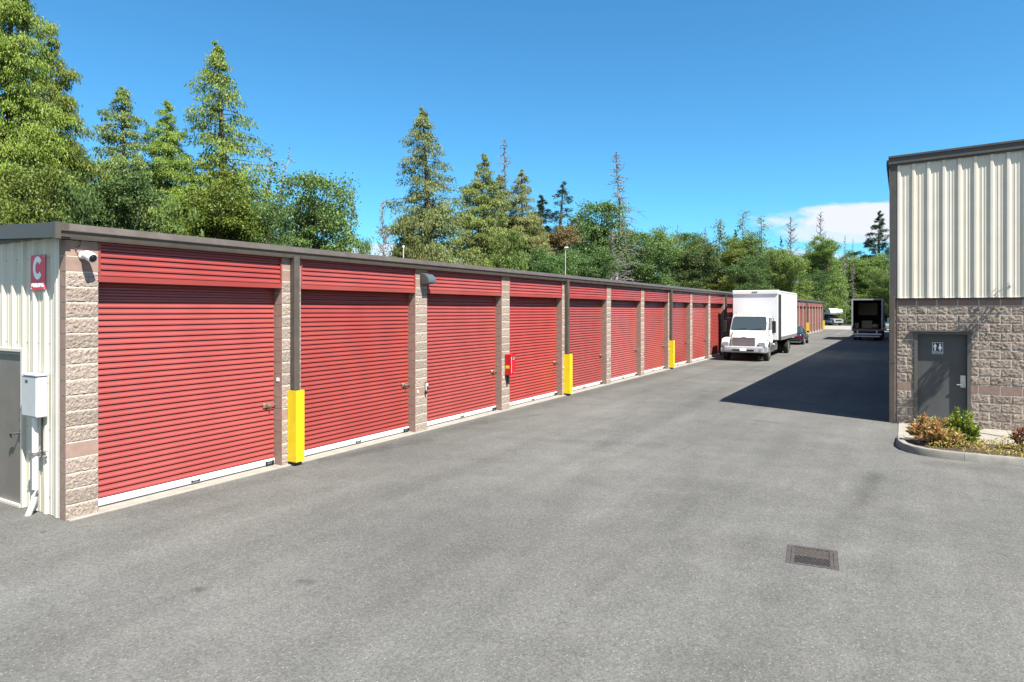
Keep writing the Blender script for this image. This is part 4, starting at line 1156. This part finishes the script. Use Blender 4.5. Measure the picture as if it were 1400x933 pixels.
# ------------------------------------------------------------------ fittings on the storage building
# building sign
s = empty('building_sign', (-10.02, EY - .038, 3.255), 0, 'red sign with a white letter C and the word BUILDING on cream wall', 'sign')
mb = MB(); mb.box(-.20, .20, -.004, .002, -.235, .235); mb.build('sign_panel', M['sign_red'], s)
mb = MB(); n = 28; pr = []
def cpt(r, th): return (r * .74 * math.cos(th), .06 + r * math.sin(th) * .93)
a0, a1 = R(38), R(322)
for k in range(n):
    t0 = a0 + (a1 - a0) * k / n; t1 = a0 + (a1 - a0) * (k + 1) / n
    q = [cpt(.168, t0), cpt(.168, t1), cpt(.086, t1), cpt(.086, t0)]
    mb.loft([[(x, -.008, z) for x, z in q], [(x, -.0042, z) for x, z in q]])
mb.build('letter', M['sign_white'], s)
o = link_mesh('sign_text', text_mesh('BUILDING', .075, M['sign_white'], 'sign_text', .003, .0015), s, (0, -.006, -.175)); o.rotation_euler = (R(90), 0, 0)
mb = MB(); [mb.box(x - .007, x + .007, -.009, -.004, z - .007, z + .007) for x in (-.18, .18) for z in (-.215, .215)]; mb.build('screw_heads', M['galv'], s)
# security camera
c = empty('security_camera', (BX, 4.575, 3.47), 0, 'white security camera with black lens high on the first block pillar', 'camera')
def ball(m_, c_, r, n=12, sx=1):
    rings = []
    for i in range(1, n):
        ph = math.pi * i / n; rings.append([(c_[0] - r * math.cos(ph) * sx, c_[1] + r * math.sin(ph) * math.cos(2 * math.pi * k / 16), c_[2] + r * math.sin(ph) * math.sin(2 * math.pi * k / 16)) for k in range(16)])
    m_.loft(rings)
mb = MB(); mb.tube([(.0, .0, 0), (.03, 0, 0)], .05, 16); mb.tube([(.03, 0, 0), (.09, .02, -.01)], [.045, .03], 12); mb.build('mount', M['white_paint'], c, smooth=40)
mb = MB(); rings = []
ax = Vector((.86, .12, -.38)).normalized(); s1 = ax.cross(Vector((0, 0, 1))).normalized(); s2 = ax.cross(s1)
for tt, rr in ((-.085, .012), (-.08, .035), (-.06, .052), (-.02, .062), (.05, .064), (.085, .064), (.088, .056)):
    cc = Vector((.13, .02, -.01)) + ax * tt; rings.append([cc + (s1 * math.cos(2 * math.pi * k / 18) + s2 * math.sin(2 * math.pi * k / 18)) * rr for k in range(18)])
mb.loft(rings); mb.build('camera_body', M['white_paint'], c, smooth=40)
mb = MB(); cc = Vector((.13, .02, -.01))
mb.loft([[cc + ax * tt + (s1 * math.cos(2 * math.pi * k / 18) + s2 * math.sin(2 * math.pi * k / 18)) * rr for k in range(18)] for tt, rr in ((.086, .052), (.091, .05), (.091, .03), (.096, .028))])
mb.build('lens', M['black'], c, smooth=30)
mb = MB(); mb.tube([(.0, -.0, .03), (.012, -.06, .02), (.012, -.09, .07), (.012, -.03, .13), (.012, -.02, .18), (.02, -.08, .205)], .005, 6)
mb.build('cable', M['wire'], c)
# wall pack light
wl = empty('wall_light', (BX, pil[2][0] + .30, 3.45), 0, 'dark grey rounded wall light high on the third block pillar', 'light')
mb = MB(); mb.box(0, .05, -.14, .14, -.125, .125, 0, .01); mb.build('back_plate', M['fixture'], wl)
mb = MB(); prof = [(.05, .115)] + [(.05 + .19 * math.sin(R(a)), -.06 + .175 * math.cos(R(a))) for a in (10, 30, 50, 70, 90)] + [(.235, -.10), (.05, -.12)]
mb.prism([(p[0], p[1]) for p in prof], 'y', -.15, .15); mb.build('housing', M['fixture'], wl, smooth=35)
mb = MB(); prof = [(.05 + .197 * math.sin(R(a)), -.06 + .182 * math.cos(R(a))) for a in (28, 45, 60, 75, 90)] + [(.244, -.085), (.21, -.085), (.12, .03)]
mb.prism(prof, 'y', -.125, .125); mb.build('lens', M['lens'], wl, smooth=35)
# extinguisher cabinet
ex = empty('extinguisher_cabinet', (BX + .012, pil[3][0] + .28, .98), 0, 'bright red fire extinguisher cabinet with clear front on a block pillar', 'extinguisher box')
mb = MB(); mb.box(0, .17, -.13, -.118, 0, .56, 0, .004); mb.box(0, .012, -.118, .13, 0, .56); mb.box(.012, .17, .118, .13, 0, .56); mb.box(.012, .17, -.118, .118, 0, .012); mb.box(.012, .17, -.118, .118, .548, .56)
mb.box(.17, .178, -.13, .13, .0, .05); mb.box(.17, .178, -.13, .13, .51, .56); mb.box(.17, .178, -.13, -.09, .051, .509); mb.box(.17, .178, .09, .13, .051, .509)
mb.build('cabinet', M['ext_red'], ex)
mb = MB(); mb.box(.162, .166, -.089, .089, .052, .508); mb.build('front_panel', M['pale_panel'], ex)
mb = MB(); mb.tube([(.166, 0, .08), (.174, 0, .42)], .05, 12); mb.build('extinguisher', M['ext_red'], ex, smooth=40)
mb = MB(); mb.box(.02, .14, -.1325, -.1305, .18, .26); mb.build('sticker', M['yellow'], ex)
mb = MB(); mb.box(.179, .183, -.03, .03, .44, .5); mb.box(.02, .05, -.06, .0, -.26, -.002, 0, .01); mb.build('hose', M['black'], ex)
# keypad lock at the third pillar edge
kp_ = empty('keypad', (BX + .008, pil[2][0] + .36, .92), 0, 'small white and black keypad at the edge of the third block pillar', 'keypad')
mb = MB(); mb.box(0, .05, -.035, .035, 0, .16, 0, .008); mb.build('housing', M['grey_box'], kp_)
mb = MB(); mb.box(.05, .056, -.025, .025, .02, .1); mb.box(.0, .06, -.045, -.0, -.07, -.005, 0, .01); mb.box(.005, .03, -.04, .0, .165, .2, 0, .008); mb.build('button_pad', M['black'], kp_)
# electrical cabinet with conduit
ec = empty('electrical_box', (-9.945, EY - .036, 0), 0, 'pale grey electrical box with white conduit and clamp on the end wall', 'electrical box')
mb = MB(); mb.box(-.195, .195, -.14, 0, 1.33, 1.875, 0, .012); mb.build('cabinet', M['grey_box'], ec)
mb = MB(); mb.box(-.208, .208, -.155, .002, 1.876, 1.90, 0, .006); mb.box(-.19, .19, -.148, -.1405, 1.35, 1.865, 0, .003); mb.build('cover', M['grey_box'], ec)
mb = MB(); mb.box(-.09, -.02, -.152, -.1485, 1.79, 1.82); mb.build('name_plate', M['fixture'], ec)
mb = MB(); mb.tube([(.0, -.07, 1.34), (.0, -.07, .36), (-.005, -.072, .27), (-.025, -.08, .18), (-.09, -.12, -.01)], [.038] * 5, 14); mb.build('conduit', M['white_paint'], ec, smooth=50)
mb = MB(); mb.tube([(.10, -.03, 1.34), (.095, -.03, 1.0), (.10, -.03, .8)], .011, 6); mb.build('cable', M['wire'], ec)
mb = MB()
for z in (.86, .80): mb.box(-.10, .18, -.03, .0, z, z + .02, 0, .003)
mb.box(-.05, .05, -.118, -.11, .82, .86); mb.box(-.05, -.042, -.11, -.03, .82, .86); mb.box(.042, .05, -.11, -.03, .82, .86); mb.tube([(-.06, -.10, .84), (-.09, -.10, .86)], .01, 6); mb.box(-.11, -.07, -.09, -.03, .74, .84, 0, .008)
mb.build('clamp', M['steel'], ec)

# ------------------------------------------------------------------ storm drain
dg_ = empty('storm_drain', GC, GRZ, 'rusty cast-iron storm drain grate with herringbone slots set in the asphalt', 'drain')
hw, hl = GHW - .001, GHL - .001
mb = MB(); b_ = .045
mb.box(-hw, -hw + b_, -hl, hl, -.03, .016); mb.box(hw - b_, hw, -hl, hl, -.03, .016); mb.box(-hw + b_, hw - b_, -hl, -hl + b_, -.03, .016); mb.box(-hw + b_, hw - b_, hl - b_, hl, -.03, .016)
mb.build('frame', M['iron'], dg_)
mb = MB()
iw, il = hw - b_ - .004, hl - b_ - .004
mb.box(-iw, iw, -.012, .012, .0, .014); mb.box(-iw, -iw + .035, -il, -.012, -.025, .014); mb.box(iw - .035, iw, -il, -.012, -.025, .014); mb.box(-iw, -iw + .035, .012, il, -.025, .014); mb.box(iw - .035, iw, .012, il, -.025, .014)
wslot = iw - .035
def bar(xa, ya, xb, yb, wd):
    t = Vector((xb - xa, yb - ya, 0)).normalized(); n_ = Vector((-t.y, t.x, 0)) * wd
    A = Vector((xa, ya, 0)); B = Vector((xb, yb, 0))
    ring = [A - n_, B - n_, B + n_, A + n_]
    mb.loft([[(p.x, p.y, .002) for p in ring], [(p.x, p.y, .0115) for p in ring]])
def bar_clip(x, y0, y1, slope):
    # bar from (x,y0) to (x+slope*(y1-y0), y1), clipped to the slot width
    xb = x + slope * (y1 - y0); ta, tb = 0, 1
    dx = xb - x
    for lim, sg in ((-wslot, 1), (wslot, -1)):
        fa, fb = sg * (x - lim), sg * (xb - lim)
        if fa < 0 and fb < 0: return
        if fa < 0: ta = max(ta, fa / (fa - fb))
        if fb < 0: tb = min(tb, fa / (fa - fb))
    if tb - ta > .05: bar(x + dx * ta, y0 + (y1 - y0) * ta, x + dx * tb, y0 + (y1 - y0) * tb, .0075)
for k in range(-14, 24):
    bar_clip(-wslot + .046 * k, .012, il, .7)
    bar_clip(-wslot + .052 * k, -.012, -il, -1.15)
mb.build('grate', M['iron'], dg_)
mb = MB(); mb.box(-hw + b_, hw - b_, -hl + b_, hl - b_, -.3, -.29); [mb.box(*q) for q in ((-hw + .02, -hw + b_ - .002, -hl + .02, hl - .02, -.3, -.031), (hw - b_ + .002, hw - .02, -hl + .02, hl - .02, -.3, -.031), (-hw + b_, hw - b_, -hl + .02, -hl + b_ - .002, -.3, -.031), (-hw + b_, hw - b_, hl - b_ + .002, hl - .02, -.3, -.031))]; mb.build('pit', M['pit'], dg_)

# ------------------------------------------------------------------ vehicles
def rr(w_, h_, r, n=4):
    """rounded rectangle ring centred on 0 (x,z)"""
    out = []
    for cx, cz, a in ((w_ / 2 - r, h_ / 2 - r, 0), (-w_ / 2 + r, h_ / 2 - r, 90), (-w_ / 2 + r, -h_ / 2 + r, 180), (w_ / 2 - r, -h_ / 2 + r, 270)):
        for k in range(n + 1):
            th = R(a + 90 * k / n); out.append((cx + r * math.cos(th), cz + r * math.sin(th)))
    return out
def ring_y(y, w_, z0, z1, r, top=1.0, n=4):
    cz = (z0 + z1) / 2
    o = []
    for x, z in rr(w_, z1 - z0, min(r, (z1 - z0) * .49), n):
        f = 1 + (top - 1) * max(0, min(1, (z + (z1 - z0) / 2) / (z1 - z0)))
        o.append((x * f, y, cz + z))
    return o
def wheel(root, x0, x1, y, r, outer, rim_r=.58, rim='rim'):
    mb = MB(); mb.wheel(x0, x1, y, r, r); wv = mb.build('wheel', M['rubber'], root, smooth=35)
    mb = MB(); xo = x1 if outer > 0 else x0
    n = 20; rings = []
    for dx, rad in ((.0, rim_r), (-.02, rim_r * .95), (-.06, rim_r * .55), (.01, rim_r * .35), (.02, rim_r * .2)):
        rings.append([(xo + outer * (dx + .006), y + r * rad * math.cos(2 * math.pi * k / n), r + r * rad * math.sin(2 * math.pi * k / n)) for k in range(n)])
    mb.loft(rings); mb.build('rim', M[rim], wv, smooth=40)
    return wv

def white_truck(loc, rz):
    t = empty('box_truck', loc, rz, 'white box truck with chrome grille parked facing the camera along the red doors', 'truck', 'box trucks in the yard')
    # hood + fenders
    mb = MB()
    mb.loft([ring_y(.20, 1.40, .78, 1.28, .12, .92), ring_y(.32, 1.50, .72, 1.37, .14, .90), ring_y(.9, 1.66, .72, 1.50, .16, .88), ring_y(1.5, 1.88, .72, 1.60, .14, .9)])
    mb.build('hood', M['white_paint'], t, smooth=50)
    for s in (-1, 1):
        mb = MB(); rings = []
        for y, w_, z0, z1 in ((.12, .40, .74, .98), (.25, .46, .72, 1.12), (.6, .48, .92, 1.22), (1.0, .46, 1.06, 1.24), (1.45, .40, .92, 1.18), (1.62, .34, .66, 1.12)):
            rings.append([(p[0] + s * .97, p[1], p[2]) for p in ring_y(y, w_, z0, z1, .09, .9)])
        mb.loft(rings); mb.build('fender', M['white_paint'], t, smooth=50)
        mb = MB(); mb.loft([[(p[0] + s * .93, p[1], p[2]) for p in ring_y(y, w_, .80, 1.02, .07)] for y, w_ in ((.085, .30), (.15, .38), (.3, .42))]); mb.build('headlight', M['headlamp'], t, smooth=40)
        mb = MB(); mb.box(s * 1.13, s * 1.20, .28, .42, 1.10, 1.18, 0, .02); mb.build('marker_light', M['amber'], t)
    mb = MB(); mb.box(-.56, .56, .155, .24, .82, 1.24, 0, .03); gr = mb.build('grille', M['grille'], t)
    mb = MB()
    for (a, b_, c, d_) in ((-.58, .58, 1.225, 1.265), (-.58, .58, .79, .83)): mb.box(a, b_, .13, .2, c, d_, 0, .012)
    mb.box(-.58, -.545, .13, .2, .831, 1.224); mb.box(.545, .58, .13, .2, .831, 1.224)
    mb.build('surround', M['chrome'], gr)
    mb = MB(); [mb.box(-.54, .54, .14, .156, .85 + .047 * k, .866 + .047 * k) for k in range(8)]; mb.build('bars', M['chrome'], gr)
    mb = MB(); mb.box(-.12, .12, .19, .24, 1.285, 1.315, 0, .01); mb.build('emblem', M['fixture'], t)
    mb = MB()
    mb.loft([[(x, 0 + .0 + abs(x) ** 3 * .10, z) for x, z in ()] or ring_y(.12, 2.0, .46, .80, .05), ring_y(.0, 2.0, .48, .78, .05), ring_y(-.02, 1.8, .5, .76, .05)][::-1])
    mb.loft([ring_y(.12, 2.36, .47, .79, .06), ring_y(.45, 2.42, .47, .79, .06)])
    bp = mb.build('bumper', M['bumper'], t, smooth=40)
    mb = MB(); mb.box(-.55, .55, -.03, -.015, .55, .64); mb.build('intake', M['black'], bp)
    mb = MB(); mb.box(-.17, .17, -.045, -.032, .56, .70); mb.build('number_plate', M['sign_white'], bp)
    for s in (-1, 1):
        mb = MB(); disc(mb, s * .86, .62, .08, -.03, .02); mb.build('fog_lamp', M['headlamp'], bp)
    # cab
    mb = MB()
    mb.loft([ring_y(1.42, 1.98, .80, 1.54, .08, .99), ring_y(1.50, 2.06, .80, 1.60, .10, .98), ring_y(1.95, 2.08, .80, 2.40, .14, .92), ring_y(2.2, 2.08, .80, 2.50, .16, .91), ring_y(3.0, 2.08, .80, 2.54, .16, .91), ring_y(3.15, 2.04, .82, 2.48, .16, .91)])
    mb.build('cab', M['white_paint'], t, smooth=40)
    mb = MB()  # windshield, proud of the slanted front
    def ws(x, k, o): return (x, 1.50 + .45 * k - o, 1.60 + .80 * k + o * .4)
    a = [(-.90, .02), (-.96, .10), (-.90, .88), (-.82, .97), (.82, .97), (.90, .88), (.96, .10), (.90, .02)]
    mb.loft([[ws(x * .97, k, .02) for x, k in a], [ws(x, k, -.03) for x, k in a]])
    mb.build('windscreen', M['glass'], t)
    mb = MB()
    for xa, xb in ((-.75, -.1), (.1, .75)): mb.tube([ws(xa, .03, .05), ws((xa + xb) / 2, .10, .045), ws(xb, .13, .045)], .012, 5)
    mb.build('wiper', M['black'], t)
    mb = MB(); mb.box(-.98, .98, 1.505, 1.56, 1.545, 1.60, 0, .01); mb.box(-1.0, 1.0, 1.46, 1.50, .9, 1.5, 0, .01); mb.build('cowl', M['fixture'], t)
    for s in (-1, 1):
        mb = MB(); mb.prism([(1.74, 1.64), (2.75, 1.64), (2.72, 2.30), (2.05, 2.30)], 'x', s * .985, s * 1.02); mb.build('side_window', M['glass'], t)
        mb = MB(); mb.prism([(1.62, .92), (2.85, .92), (2.85, 1.60), (1.62, 1.60)], 'x', s * 1.025, s * 1.04); d_ = mb.build('door', M['white_paint'], t)
        mb = MB(); mb.box(s * 1.04, s * 1.07, 2.6, 2.78, 1.42, 1.47); mb.build('handle', M['black'], d_)
        mb = MB(); mb.tube([(s * 1.0, 1.7, 2.28), (s * 1.28, 1.62, 2.30), (s * 1.30, 1.6, 1.40), (s * 1.02, 1.65, 1.34)], .016, 6); mb.box(s * 1.20, s * 1.40, 1.57, 1.65, 1.48, 2.14, 0, .03); mb.build('mirror', M['black'], t)
        mb = MB(); mb.box(s * .85, s * 1.12, 1.75, 2.75, .42, .50, 0, .02); mb.box(s * .85, s * 1.06, 1.7, 2.8, .50, .80, 0, .02); mb.build('step', M['fixture'], t)
        mb = MB(); mb.box(s * .75, s * 1.1, 3.2, 4.3, .45, .85, 0, .06); mb.build('fuel_tank', M['steel'], t)
    mb = MB(); [mb.box(-.75 + .37 * k - .03, -.75 + .37 * k + .03, 2.1, 2.2, 2.46, 2.54, 0, .015) for k in range(5)]; mb.build('roof_lights', M['amber'], t)
    # box body
    BW, B0, B1, BZ0, BZ1 = 1.25, 3.45, 11.6, 1.02, 3.84
    mb = MB(); mb.box(-BW, BW, B0, B1, BZ0, BZ1, 0, .025)
    bx = mb.build('cargo_box', M['box_white'], t)
    mb = MB(); mb.box(-BW - .012, BW + .012, B0 - .06, B0 + .5, BZ1 - .20, BZ1 + .03, 0, .03); mb.build('cap_fairing', M['white_paint'], bx)
    mb = MB(); [mb.box(-.16 + .11 * k, -.08 + .11 * k, B0 - .085, B0 - .058, BZ1 - .10, BZ1 - .04, 0, .01) for k in range(3)]; mb.build('marker_lamp', M['fixture'], bx)
    for s in (-1, 1):
        mb = MB(); mb.box(s * BW, s * (BW + .012), B0 + .03, B0 + 1.1, BZ0 + .02, BZ1 - .21); mb.build('corner_panel', M['chassis'], bx)
        mb = MB(); mb.box(s * (BW - .02), s * (BW + .016), B0 + 1.11, B1, BZ0 - .04, BZ0 + .16); mb.build('side_rail', M['grey_skirt'], bx)
        mb = MB(); mb.box(s * (BW - .02), s * (BW + .014), B0 + 1.11, B1, BZ1 - .08, BZ1 + .012); mb.build('roof_rail', M['galv'], bx)
        mb = MB(); mb.box(s * (BW + .001), s * (BW + .014), B1 - .06, B1 + .01, BZ0 + .161, BZ1 - .081); mb.build('edge_trim', M['galv'], bx)
    mb = MB(); mb.box(-BW + .05, BW - .05, B1, B1 + .02, BZ0 + .1, BZ1 - .12); mb.build('rear_door', M['galv'], bx)
    mb = MB()
    for s in (-1, 1): mb.box(s * .38, s * .52, .5, 11.5, .72, 1.0)
    mb.box(-1.0, 1.0, 4.6, 11.3, .90, 1.015); mb.box(-.9, .9, .85, 1.05, .45, .6); mb.box(-.85, .85, 8.25, 8.5, .42, .62); mb.box(-.5, .5, 1.2, 4.0, .5, .95)
    mb.build('chassis', M['chassis'], t)
    for s in (-1, 1):
        wheel(t, *sorted((s * .88, s * 1.17)), 1.0, .49, s); wheel(t, *sorted((s * .86, s * 1.16)), 8.4, .49, s); wheel(t, *sorted((s * .50, s * .79)), 8.4, .49, s)
        mb = MB(); mb.box(s * .60, s * 1.15, 9.1, 9.13, .25, .95); mb.build('mud_flap', M['black'], t)
    return t
white_truck((-7.33, 36.4, .012), R(.5))

def open_truck(loc, rz):
    t = empty('box_truck', loc, rz, 'dark open-backed box truck standing in the shadow of the taller building', 'truck', 'box trucks in the yard')
    # rear at y=0, body extends +y; open box
    W_, Z0, Z1, L_ = 1.22, .98, 3.72, 6.6
    mb = MB()
    mb.box(-W_, -W_ + .05, .0, L_, Z0, Z1); mb.box(W_ - .05, W_, .0, L_, Z0, Z1); mb.box(-W_ + .05, W_ - .05, .0, L_, Z1 - .05, Z1); mb.box(-W_ + .05, W_ - .05, L_ - .05, L_, Z0, Z1 - .05); mb.box(-W_ + .05, W_ - .05, 0, L_ - .05, Z0, Z0 + .06)
    bx = mb.build('cargo_box', M['cargo'], t)
    mb = MB()
    for s in (-1, 1): mb.box(s * (W_ - .11), s * (W_ + .015), -.03, -.001, Z0 - .02, Z1 + .015); mb.box(s * W_, s * (W_ + .012), .0, L_, Z0 + .05, Z1 + .01)
    mb.box(-W_ + .111, W_ - .111, -.03, -.001, Z1 - .11, Z1 + .015)
    mb.box(-W_ + .02, W_ - .02, 0, L_, Z1, Z1 + .012)
    mb.build('frame', M['box_grey'], bx)
    mb = MB(); mb.box(-.85, .72, 3.0, 3.06, 2.25, 3.40)
    for k in range(6): mb.box(-.80 + .26 * k, -.74 + .26 * k, 2.96, 2.999, 2.28, 3.36)
    mb.box(-.80, .66, 2.94, 2.959, 2.75, 2.83); mb.box(-1.05, -.72, 1.2, 1.9, Z0 + .07, 1.55, 0, .03); mb.box(-.5, .35, 1.6, 2.4, Z0 + .07, 1.75, 0, .03)
    mb.hull([(.62 + .28 * math.cos(a) * math.cos(b), .9 + .3 * math.sin(a) * math.cos(b), 1.28 + .20 * math.sin(b)) for a in [k * .7854 for k in range(8)] for b in (-1.3, -.6, 0, .6, 1.3)])
    mb.build('cargo', M['wood'], bx)
    mb = MB(); mb.box(-W_ + .02, W_ - .02, -.06, .0, .84, .98, 0, .01); mb.build('rear_sill', M['grey_skirt'], t)
    mb = MB(); mb.box(-1.15, 1.15, -.18, -.06, .52, .66, 0, .02); mb.box(-.8, -.7, -.1, .1, .6, .9); mb.box(.7, .8, -.1, .1, .6, .9); mb.build('rear_bumper', M['galv'], t)
    mb = MB(); [mb.box(-.9 + .45 * k - .06, -.9 + .45 * k + .06, -.12, -.10, .36, .42) for k in range(5)]; mb.box(-1.0, 1.0, -.10, -.04, .34, .44); mb.build('lift_gate_bar', M['galv'], t)
    for s in (-1, 1):
        mb = MB(); mb.box(s * .84, s * 1.08, -.075, -.06, .87, .95); mb.build('tail_light', M['tail'], t)
        mb = MB(); mb.box(s * .58, s * 1.14, 1.0, 1.02, .22, .8); mb.build('mud_flap', M['black'], t)
        wheel(t, *sorted((s * .86, s * 1.15)), 1.6, .47, s); wheel(t, *sorted((s * .5, s * .78)), 1.6, .47, s); wheel(t, *sorted((s * .86, s * 1.15)), 8.2, .47, s)
        mb = MB(); mb.box(s * 1.24, s * 1.42, 7.55, 7.63, 1.6, 2.2, 0, .03); mb.tube([(s * .98, 7.6, 2.1), (s * 1.25, 7.6, 2.0)], .018, 6); mb.build('mirror', M['black'], t)
    mb = MB(); mb.box(-.5, .5, .1, 9.0, .62, .83); mb.box(-.85, .85, 1.5, 1.7, .4, .55); mb.build('chassis', M['chassis'], t)
    mb = MB(); mb.loft([ring_y(6.75, 2.0, .75, 2.5, .15, .9), ring_y(7.6, 2.02, .75, 2.55, .15, .9), ring_y(8.2, 2.0, .75, 1.95, .12, .95), ring_y(9.1, 1.9, .7, 1.5, .15, .92)]); mb.build('cab', M['box_grey'], t, smooth=40)
    return t
open_truck((-2.78, 66.6, .012), 0)

def car(name, loc, rz, paint, label, L_=4.55, W_=1.8, H_=1.42, group=None, suv=0):
    """rear at y=0, front at +y"""
    t = empty(name, loc, rz, label, 'car', group)
    mb = MB(); h = .88 + suv * .1
    mb.loft([ring_y(.0, W_ * .86, .34, h * .88, .1, .95), ring_y(.12, W_ * .95, .26, h, .12, .95), ring_y(.8, W_, .22, h + .02, .13, .94), ring_y(2.3, W_, .22, h, .13, .94), ring_y(3.4, W_ * .98, .22, h - .04, .13, .94), ring_y(4.2, W_ * .94, .24, h - .16, .12, .93), ring_y(L_, W_ * .8, .32, h - .30, .1, .92)])
    mb.build('body', M[paint], t, smooth=45)
    mb = MB(); r0 = .55 if not suv else .15
    mb.loft([ring_y(r0 + .02, W_ * .84, h - .02, h + .06, .03, .95), ring_y(r0 + .55, W_ * .84, h - .02, H_ - .05, .12, .82), ring_y(r0 + 1.2, W_ * .85, h - .02, H_ - .012, .14, .80), ring_y(r0 + 1.9, W_ * .85, h - .02, H_ - .05, .12, .80), ring_y(r0 + 2.75, W_ * .84, h - .04, h + .02, .03, .93)])
    mb.build('window', M['glass'], t, smooth=45)
    mb = MB(); mb.loft([ring_y(r0 + .58, W_ * .66, H_ - .07, H_ - .03, .018), ring_y(r0 + 1.2, W_ * .68, H_ - .03, H_, .014), ring_y(r0 + 1.85, W_ * .66, H_ - .07, H_ - .03, .018)]); mb.build('roof', M[paint], t, smooth=45)
    for s in (-1, 1):
        for y in (.85, 3.55): wheel(t, *sorted((s * (W_ / 2 - .20), s * (W_ / 2 + .01))), y, .33, s, .66)
        mb = MB(); mb.box(s * W_ * .24, s * W_ * .455, -.015, .12, h - .25, h - .10, 0, .02); mb.build('tail_light', M['tail'], t)
        mb = MB(); mb.box(s * W_ * .25, s * W_ * .42, L_ - .12, L_ + .01, h - .42, h - .32, 0, .02); mb.build('headlight', M['headlamp'], t)
        mb = MB(); mb.box(s * W_ * .47, s * (W_ * .47 + .2), r0 + 2.25, r0 + 2.33, h + .02, h + .16, 0, .03); mb.build('mirror', M[paint], t)
    mb = MB(); mb.box(-.26, .26, -.03, .02, h - .30, h - .17); mb.build('number_plate', M['sign_white'], t)
    mb = MB(); mb.box(-W_ * .42, W_ * .42, -.03, .2, .30, .46, 0, .03); mb.build('bumper', M['black'], t)
    return t
car('sedan', (-7.62, 55.5, .012), 0, 'navy', 'dark navy sedan seen from behind, half hidden behind the white truck')
car('parked_car', at(1129.5, 121) + Vector((0, 0, .008)), R(188), 'blue', 'dark blue car at the far end just left of the camper', 4.3, 1.75, 1.5, suv=1)

car('parked_car', (-1.25, 103.6, .012), R(180), 'silver', 'grey car parked beyond the open truck by the far corner of the taller building', 4.4, 1.8, 1.62, suv=1)

def camper(loc, rz):
    t = empty('truck_camper', loc, rz, 'silver pickup carrying a white cab-over camper at the far end of the drive', 'camper')
    # front at y=0 facing -y
    mb = MB(); mb.loft([ring_y(.0, 1.75, .45, 1.02, .1, .95), ring_y(.25, 1.9, .42, 1.15, .12, .95), ring_y(1.3, 1.95, .42, 1.22, .12, .95), ring_y(5.6, 1.95, .42, 1.22, .12, .95)]); mb.build('body', M['silver'], t, smooth=45)
    mb = MB(); mb.loft([ring_y(1.3, 1.7, 1.18, 1.26, .03, .95), ring_y(1.95, 1.72, 1.18, 1.82, .1, .84), ring_y(3.1, 1.72, 1.18, 1.84, .1, .84)]); mb.build('cab', M['glass'], t, smooth=45)
    mb = MB(); mb.box(-.55, .55, -.02, .05, .72, .98, 0, .02); mb.build('grille', M['black'], t)
    for s in (-1, 1):
        mb = MB(); mb.box(s * .60, s * .90, -.03, .08, .76, .98, 0, .03); mb.build('headlight', M['headlamp'], t)
        for y in (1.0, 4.6): wheel(t, *sorted((s * .74, s * 1.0)), y, .39, s, .6)
        mb = MB(); mb.box(s * .98, s * 1.2, 1.95, 2.05, 1.25, 1.5, 0, .03); mb.build('mirror', M['black'], t)
    mb = MB(); mb.box(-.9, .9, -.12, .1, .42, .62, 0, .04); mb.build('bumper', M['chrome'], t)
    mb = MB(); mb.prism([(3.2, 1.24), (6.9, 1.24), (6.9, 3.02), (1.1, 3.02), (.62, 2.75), (.55, 2.3), (.75, 1.98), (3.2, 1.95)], 'x', -1.18, 1.18); cb = mb.build('camper_body', M['white_paint'], t)
    mb = MB()
    for s in (-1, 1): mb.prism([(2.2, 2.3), (3.1, 2.3), (3.1, 2.75), (2.2, 2.75)], 'x', s * 1.181, s * 1.195)
    mb.build('window', M['glass'], cb)
    mb = MB(); mb.box(-.35, .35, 3.2, 3.9, 3.02, 3.14, 0, .03); mb.build('roof_vent', M['white_paint'], cb)
    return t
p = at(1146.5, 117)
camper((p.x, p.y, .008), R(36))
# small maroon cargo trailer behind the dark blue car
p = at(1131, 126)
t = empty('cargo_trailer', (p.x, p.y, .008), R(-10), 'small maroon trailer half hidden at the end of the storage row', 'trailer')
mb = MB(); mb.box(-.95, .95, 0, 3.2, .55, 2.35, 0, .06); mb.build('body', M['maroon'], t)
for s_ in (-1, 1): wheel(t, *sorted((s_ * .80, s_ * 1.0)), 1.7, .33, s_)
mb = MB(); mb.box(-.06, .06, -1.2, 0, .45, .55); mb.box(-.85, .85, .02, 3.1, .45, .55); mb.build('drawbar', M['chassis'], t)

# small weeds at the foot of walls
rng = np.random.default_rng(5)
